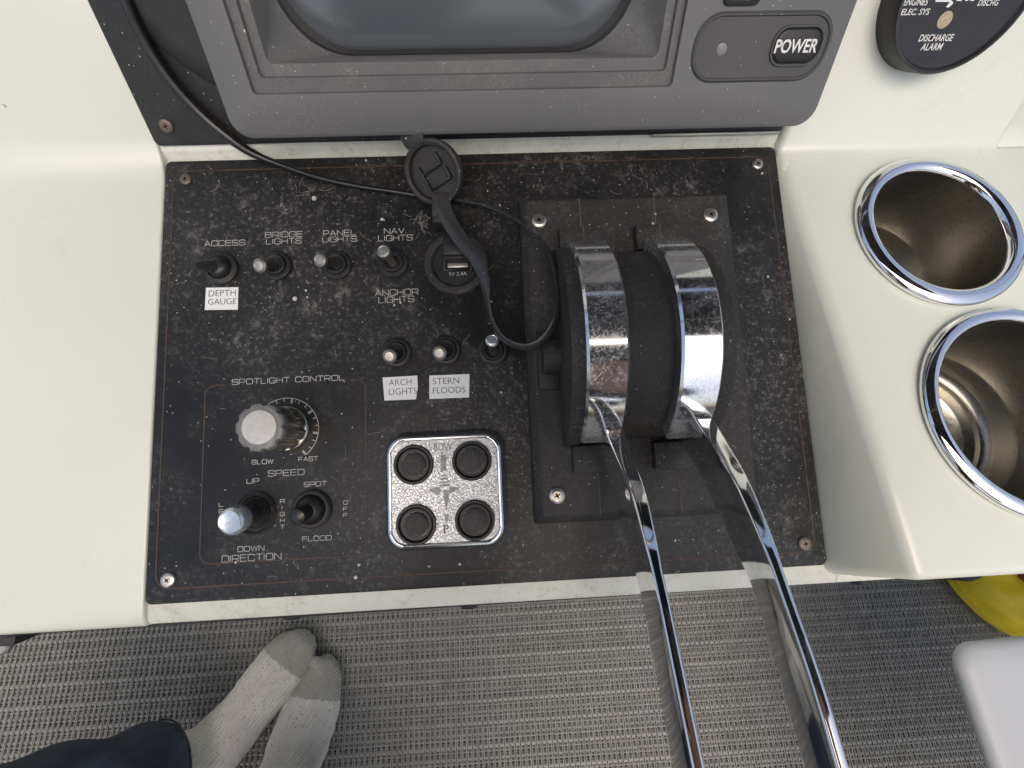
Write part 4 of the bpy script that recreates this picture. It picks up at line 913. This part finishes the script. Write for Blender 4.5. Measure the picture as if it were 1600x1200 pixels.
# upper body: leaning forward, both hands holding the phone that takes the picture
CW = lambda x, y, z: (CAMW @ (Vector((x, y, z)) / 1000)) * 1000
pel = (hip1 + hip2) / 2; neck = Vector((-90, -560, 1000)); chest = pel + (neck - pel) * .68; shr, shl = Vector((90, -570, 940)), Vector((-270, -550, 940))
wr_, wl_ = CW(120, -168, 22), CW(-6, -168, 22); elr = Vector((230, -470, 790)); ell = Vector((-290, -450, 790))
headc = neck + Vector((30, 115, 145))
UPPER = [limb([pel, pel + (neck - pel) * .4, chest, neck + Vector((0, 0, -40))], (125, 118, 135, 80)), limb([shl, (shl + shr) / 2 + Vector((0, -10, 15)), shr], (58, 70, 58)), limb([neck - Vector((0, 20, 60)), neck, headc], (62, 54, 50)),
         limb([shr, elr, wr_], (54, 40, 27)), limb([shl, ell, wl_], (54, 40, 27)),
         limb([headc + Vector((0, 30, -105)), headc + Vector((0, 26, -90)), headc + Vector((0, 10, -30)), headc + Vector((0, 0, 30)), headc + Vector((0, -4, 85)), headc + Vector((0, -6, 108))], (18, 50, 74, 80, 62, 22)),
         limb([headc + Vector((0, 72, 18)), headc + Vector((0, 96, -14)), headc + Vector((0, 86, -24))], (9, 14, 9)),
         limb([headc + Vector((78, -6, 20)), headc + Vector((84, -10, -22))], (14, 10)), limb([headc + Vector((-78, -6, 20)), headc + Vector((-84, -10, -22))], (14, 10))]
for xh, wv, s_ in ((112, wr_, 1), (6, wl_, -1)):
    UPPER.append(limb([wv, CW(xh, -118, 14), CW(xh, -92, 12), CW(xh, -74, 9)], (25, 28, 30, 22)))          # palms below the phone's lower edge
    for j, (dx, yt) in enumerate(((-30, -44), (-10, -38), (10, -40), (30, -48))):                          # four fingers under the lens side
        UPPER.append(limb([CW(xh + dx * .7, -86, 8), CW(xh + dx, -72, 0), CW(xh + dx, -60, -8), CW(xh + dx, yt, -7)], (11, 10, 9, 7)))
    UPPER.append(limb([CW(xh - s_ * 20, -96, 22), CW(xh - s_ * 30, -74, 24), CW(xh - s_ * 26, -46, 19)], (13, 11, 8)))   # thumb on the screen side
person = thing('person', 'seated person in dark jeans with crossed feet in white socks with grey toes', 'person', Matrix.Translation((wa.x / 1000, wa.y / 1000, 0)))
body = shell('body', [foot(F1, -5), foot(F2, -5), limb(sh1, (24, 29, 42, 50)), limb(sh2, (24, 29, 42, 50)), limb([k1, (k1 + hip1) / 2 + Vector((0, 0, 10)), hip1], (54, 68, 80)), limb([k2, (k2 + hip2) / 2 + Vector((0, 0, 10)), hip2], (54, 68, 80)),
                     limb([hip1 + Vector((-40, 0, 0)), hip2 + Vector((40, 0, 0))], (95, 95))] + UPPER, SKIN, person, 5, 3)
def sock(tab, sh, cut, toes):
    o = shell('sock', [foot(tab)] + toes + [limb([sh[0] - (sh[1] - sh[0]) * .2, sh[0] + (sh[1] - sh[0]) * .3, sh[0] + (sh[1] - sh[0]) * .95], (30, 35, 36))], SOCK, person, 2.6, 14)
    from mathutils import noise as mn
    nv = len(o.data.vertices); cc_ = np.empty(nv * 3); nn2 = np.empty(nv * 3); o.data.vertices.foreach_get('co', cc_); o.data.vertices.foreach_get('normal', nn2)
    amp = np.array([1.5 * mn.noise(p / 24) + .9 * mn.noise(p / 9) + .5 * mn.noise(p / 4) for p in (Vector(q) for q in cc_.reshape(-1, 3) * 1000)]) / 1000
    o.data.vertices.foreach_set('co', (cc_.reshape(-1, 3) + nn2.reshape(-1, 3) * amp[:, None]).ravel())
    o.data.materials.append(TOE)
    t = FL(*cut[0]); h = FL(*cut[1]); ax = (t - h).normalized(); inv = FRAMES[person.name]
    lim = FL(*cut[2]).dot(ax)
    idx = [1 if ((inv @ p.center) * 1000).dot(ax) > lim else 0 for p in o.data.polygons]
    o.data.polygons.foreach_set('material_index', idx); return o
sock(F1, sh1, ((470, 1000, 20), (376, 1122, 40), (437, 1032, 40)), [limb([FL(x, y, z), FL(x + 6, y - 8, z - 2), FL(x + 8, y - 11, z - 3)], (r, r * .9, r * .5)) for x, y, z, r in ((470, 1003, 28, 15), (456, 1008, 22, 12), (482, 1012, 18, 11))]); sock(F2, sh2, ((500, 1040, 20), (464, 1172, 40), (490, 1092, 40)), [limb([FL(x, y, z), FL(x + 2, y - 8, z - 1), FL(x + 3, y - 11, z - 2)], (r, r * .9, r * .5)) for x, y, z, r in ((493, 1038, 24, 15), (508, 1042, 20, 11), (518, 1050, 17, 10), (524, 1062, 15, 9))])
def leg_cloth(path, rad, seed):
    m = MB(); rings = limb(path, rad); rs = np.random.default_rng(seed); n = len(rings)
    out = []
    for i, r in enumerate(rings):
        c = sum((Vector(p) for p in r), Vector()) / len(r); rr_ = []
        for k, p in enumerate(r):
            d = Vector(p) - c; f = 1 + .075 * math.sin(i * 1.15 + 2.1 * math.sin(k * .52 + seed) + seed) + .035 * math.sin(k * .9 + i * .35 + seed) + (.05 if i == 0 else 0)
            rr_.append(tuple(c + d * f))
        out.append(rr_)
    inner = [[tuple(sum((Vector(p) for p in r), Vector()) / 24 + (Vector(q) - sum((Vector(p) for p in r), Vector()) / 24) * .93) for q in r] for r in (out[2], out[1], out[0])]
    m.loft(inner + out, W0, False, True); o = build('trouser_leg', m, JEANS, person, ang=60)
    md = o.modifiers.new('s', 'SUBSURF'); md.levels = md.render_levels = 1
    return o, out
c1 = FL(252, 1216, 100); c2 = FL(450, 1243, 110)
for cst, kn_, hp_, sd_ in ((c1, k1, hip1, 1), (c2, k2, hip2, 5)):
    o, rg_ = leg_cloth([cst, cst + (kn_ - cst) * .3 + Vector((0, 0, 14)), cst + (kn_ - cst) * .7 + Vector((0, 0, 12)), kn_ + Vector((0, 0, 8)), (kn_ + hp_) / 2 + Vector((0, 0, 14)), hp_], (60, 66, 72, 76, 86, 100), sd_)
    d = Vector(); cen = sum((Vector(p) for p in rg_[0]), Vector()) / 24
    m = MB(); r2 = [tuple(cen + (Vector(p) - cen) * 1.03 + (Vector(q) - Vector(p)) * .55) for p, q in zip(rg_[0], rg_[1])]
    m.tube(r2 + [r2[0]], 1.2, W0, 6); build('hem_stitch', m, denim('hem%d' % sd_, (.012, .014, .02), (.03, .036, .048)), person)

# pale grey seat on a slim pedestal beside the feet
z1 = 330
p0 = on(W0, 1493, 1008, z1); p1 = on(W0, 1558, 1200, z1); pe = on(W0, 1600, 998, z1)
fx = Matrix.Translation((p0.x / 1000, p0.y / 1000, 0)) @ Matrix.Rotation(math.atan2(p1.y - p0.y, p1.x - p0.x) + math.pi / 2, 4, 'Z')
pw = fx.inverted() @ (pe / 1000); sk = pw.y / pw.x          # the back edge is not square to the side
def lk(s, z, r): return [(x, y + x * sk * (1 + y / 380), z) for x, y in rrect(0 + s, 420 - s, -400 + s, 0 - s, r, 7)]
seat = thing('pedestal_stool', 'smooth pale grey moulded stool top with rounded corner above the woven floor', 'stool', fx)
m = MB(); m.loft([lk(60, z1 - 34, 12), lk(16, z1 - 24, 16), lk(3, z1 - 15, 20), lk(0, z1 - 10, 22), lk(.6, z1 - 6.5, 22), lk(3, z1 - 3, 20), lk(8, z1 - .8, 17), lk(16, z1, 12)], fx); build('seat_shell', m, SEAT, seat, ang=60)
m = MB(); m.lathe([(80, 0), (80, 6), (50, 14), (34, 30), (32, z1 - 30)], fx, 32, (410, -300, 0), True, True); build('pedestal', m, STEEL, seat)

# yellow life jacket bag half under the deck
zb = 60; q0 = FL(1490, 905, 20); 
bagf = Matrix.Translation((q0.x / 1000, q0.y / 1000, 0))
ol = [FL(1478, 880, 25), FL(1492, 908, 25), FL(1522, 945, 25), (FL(1560, 978, 25)), FL(1598, 996, 25), FL(1680, 990, 25), FL(1750, 930, 25), FL(1730, 860, 25), FL(1620, 830, 25), FL(1520, 840, 25)]
cen = sum(ol, Vector()) / len(ol); ol = spline(ol + [ol[0]], 6)[:-1]; n = len(ol)
def bagring(s, z, wob): return [tuple(Vector((cen.x + (p.x - cen.x) * (s + wob * math.sin(i * .9)), cen.y + (p.y - cen.y) * (s + wob * math.sin(i * .9)), z + 6 * wob * 10 * math.sin(i * .45 + z)))) for i, p in enumerate(ol)]
bag = thing('life_jacket', 'yellow life jacket with red panel lying on the floor under the deck edge', 'life jacket', bagf)
m = MB(); m.loft([bagring(.86, 1, 0), bagring(.97, 8, .004), bagring(1.0, 22, .006)], W0, True, False); build('side_gusset', m, YELLOW, bag)
m = MB(); from mathutils import noise as mnz
rr_ = []
for q in range(22):
    t = q / 21; sc2 = math.cos(t * math.pi / 2) * .985 + .015; z = 22 + 76 * math.sin(t * math.pi / 2) ** .8; ring = []
    for p in bagring(sc2, z, .006 if t < .2 else .012):
        pv = Vector(p); k = min(1, t * 6); ring.append(tuple(pv + Vector((0, 0, k * (9 * abs(mnz.noise(pv / 55)) + 4 * mnz.noise(pv / 22) - 6 * abs(mnz.noise(Vector((pv.x * .035, pv.y * .012, 3))))))))) 
    rr_.append(ring)
m.loft(rr_, W0, False, True); build('shell', m, YELLOW, bag, ang=50)
m = MB(); m.tube([tuple(Vector(p) + Vector((0, 0, 1))) for p in bagring(1.0, 23, .006)] , 1.8, W0, 6); build('piping', m, plain('yellow_piping', (.45, .36, .03), .6), bag)
pa = [FL(1582, 900, 80), FL(1600, 922, 80), FL(1640, 930, 82), FL(1660, 890, 84), FL(1620, 870, 84), FL(1590, 880, 80)]
m = MB(); m.loft([[tuple(p + Vector((0, 0, -25))) for p in pa], [tuple(p + Vector((0, 0, 34))) for p in pa]], W0); build('red_patch', m, REDN, bag, bevel=4)
pa = [FL(1500, 905, 62), FL(1516, 909, 62), FL(1535, 902, 64), FL(1530, 880, 66), FL(1505, 880, 64)]
m = MB(); m.loft([[tuple(p + Vector((0, 0, -40))) for p in pa], [tuple(p + Vector((0, 0, 2))) for p in pa]], W0); build('navy_strap', m, NAVY, bag, bevel=2)

# black latch at the left end of the lip, with a pale tongue
a = P(0, 1000, -18)
la = thing('lip_latch', 'black latch with pale tongue below the left wing of the console', 'latch', T(a.x, a.y, -18))
q1 = [P(-80, 975, -14), P(34, 980, -14), P(27, 1007, -14), (P(-80, 1015, -14))]
m = MB(); m.loft([[(p.x, p.y, -26) for p in q1], [(p.x, p.y, -12) for p in q1]], WP); build('latch_body', m, DARKTRIM, la, bevel=1)
c = P(2, 1011, -24); m = MB(); m.lathe([(3.5, 0), (4, 1), (4, 3), (3, 4)], T(c.x, c.y, -27), 20, (0, 0, 0), True, True); build('tongue', m, TIPM, la)

# ------------------------------------------------------------------ photographer's clothes, hair and phone (seen mirrored in the chrome)
def cloth_tube(name, path, rad, mat, seed):
    rings = limb(path, rad); out = []
    for i, r in enumerate(rings):
        c = sum((Vector(p) for p in r), Vector()) / 24
        out.append([tuple(c + (Vector(p) - c) * (1 + .03 * math.sin(i * .9 + k * .7 + seed))) for k, p in enumerate(r)])
    return out
SHIRT = denim('maroon_shirt', (.05, .018, .016), (.10, .034, .028))
shell('shirt', [cloth_tube('t', [pel, pel + (neck - pel) * .4, chest, neck + Vector((0, 0, -35))], (138, 132, 148, 84), SHIRT, 1), limb([shl, (shl + shr) / 2 + Vector((0, -10, 15)), shr], (68, 80, 68)),
                cloth_tube('t', [shr, elr, elr + (wr_ - elr) * .55], (66, 52, 42), SHIRT, 2), cloth_tube('t', [shl, ell, ell + (wl_ - ell) * .55], (66, 52, 42), SHIRT, 4)], SHIRT, person, 7, 3)
HAIR = plain('dark_hair', (.03, .022, .016), .7, var=.3, vscale=300, bmp=.4, bscale=700)
shell('hair', [limb([headc + Vector((0, -22, -40)), headc + Vector((0, -14, 30)), headc + Vector((0, -14, 88)), headc + Vector((0, -14, 114))], (68, 82, 68, 26))], HAIR, person, 6, 3)
for sx in (-1, 1):
    m = MB(); m.lathe([(.5, -10), (8, -6), (10, 0), (8, 6), (.5, 10)], Matrix.Translation((headc + Vector((sx * 30, 68, 12))) / 1000), 16); build('eye', m, plain('eye_white', (.7, .7, .68), .2), person)
m = MB(); m.tube([tuple(headc + Vector((x, 70 - abs(x) * .25, -52))) for x in (-22, -10, 0, 10, 22)], 5, W0, 8); build('mouth', m, plain('lips', (.35, .14, .12), .45), person)
ph = thing('phone', 'black phone held level above the console in both hands', 'phone', CAMW @ Matrix.Translation((0, 0, .003)))
m = MB(); m.loft([[(x, y, 3) for x, y in rrect(-21.5, 139.5, -57.5, 19.5, 9)], [(x, y, 4.2) for x, y in rrect(-22, 140, -58, 20, 9)], [(x, y, 10) for x, y in rrect(-22, 140, -58, 20, 9)], [(x, y, 11) for x, y in rrect(-21, 139, -57, 19, 8)]], CAMW); build('phone_body', m, plain('phone_black', (.01, .01, .011), .25), ph)
m = MB(); m.prism(rrect(-14, 132, -52, 14, 5), 11, 11.3, CAMW); build('phone_screen', m, BUTTON, ph)

# ------------------------------------------------------------------ the floor's woven cords (fine geometry, made last)
def weave():
    p = 7.9; x0, x1 = -1150, 1150; y0, y1 = -900, -60
    nx = int((x1 - x0) / p); V = []; Fq = []; TG = []; base = 0
    y = y0; i = 0; pat = (9.0, 6.3, 7.6, 6.3); rad = (3.3, 2.5, 2.9, 2.5); lift = (1.5, 0.2, 0.7, 0.3)
    xs = x0 + np.arange(2 * nx + 1) * p / 2
    while y < y1:
        k = i % 4; r = rad[k]; ph = i % 2 if k else 0
        up = (np.arange(len(xs)) + ph) % 2
        jit = rng.normal(0, 0.22, len(xs)) + rng.normal(0, 0.25); wob = 1.2 * math.sin(i * 0.7) + np.cumsum(rng.normal(0, 0.02, len(xs)))
        z = np.where(up == 1, 0.55 + lift[k] * .7, -0.75) + jit; w = np.where(up == 1, r, r * 0.72) * (1 + rng.normal(0, 0.07, len(xs)))
        for j, (dy, dz) in enumerate(((-1, -0.55), (-0.55, 0.35), (0.55, 0.35), (1, -0.55))):
            V.append(np.stack([xs + wob * 0, y + wob * 0.3 + dy * w, z + dz * 1.6], 1))
        n = len(xs); idx = np.arange(n - 1)
        for j in range(3):
            TG.append(1 if k == 0 else 0); a = base + j * n + idx; Fq.append(np.stack([a, a + 1, a + 1 + n, a + n], 1))
        base += 4 * n
        yc = y + pat[k] * 0.5; rc = 0.55 if k % 2 else 0.75; zc = np.where(np.arange(n) % 2 == 0, 0.9, 0.0) + rng.normal(0, 0.12, n)
        for dy, dz in ((-1, -0.8), (0, 0.2), (1, -0.8)): V.append(np.stack([xs, yc + wob * 0.3 + dy * rc, zc + dz], 1))
        for j in range(2):
            TG.append(0); a = base + j * n + idx; Fq.append(np.stack([a, a + 1, a + 1 + n, a + n], 1))
        base += 3 * n; y += pat[k]; i += 1
    V = np.concatenate(V); MI = np.concatenate([np.full(len(f), t) for f, t in zip(Fq, TG)]); Fq = np.concatenate(Fq)
    return V / 1000, Fq, MI, (x0, x1, y0, y1, p)
Vw, Fw, MIw, (wx0, wx1, wy0, wy1, wp) = weave()
me = bpy.data.meshes.new('weft'); me.from_pydata(Vw.tolist(), [], Fw.tolist()); me.update()
me.polygons.foreach_set('use_smooth', [True] * len(me.polygons)); me.materials.append(THREAD); me.materials.append(THREAD2); me.polygons.foreach_set('material_index', MIw.astype(int).tolist())
weft = bpy.data.objects.new('weft', me); COL.objects.link(weft); weft.parent = floor; weft['kind'] = 'stuff'
mb = MB()
for c in range(int((wx1 - wx0) / wp)):
    x = wx0 + (c + 0.0) * wp
    for o, r in ((-1.3, 1.0), (1.35, 0.8)):
        xx = x + o + random.uniform(-.15, .15); zt = (2.3 if o > 0 else 1.5) + random.uniform(-.5, .3)
        mb.add([(xx - r, wy0, zt - .9), (xx - r * .5, wy0, zt), (xx + r * .5, wy0, zt), (xx + r, wy0, zt - .9), (xx - r, wy1, zt - .9), (xx - r * .5, wy1, zt), (xx + r * .5, wy1, zt), (xx + r, wy1, zt - .9)],
               [(0, 1, 5, 4), (1, 2, 6, 5), (2, 3, 7, 6)], W0)
warp = build('warp', mb, WARP, floor); warp['kind'] = 'stuff'
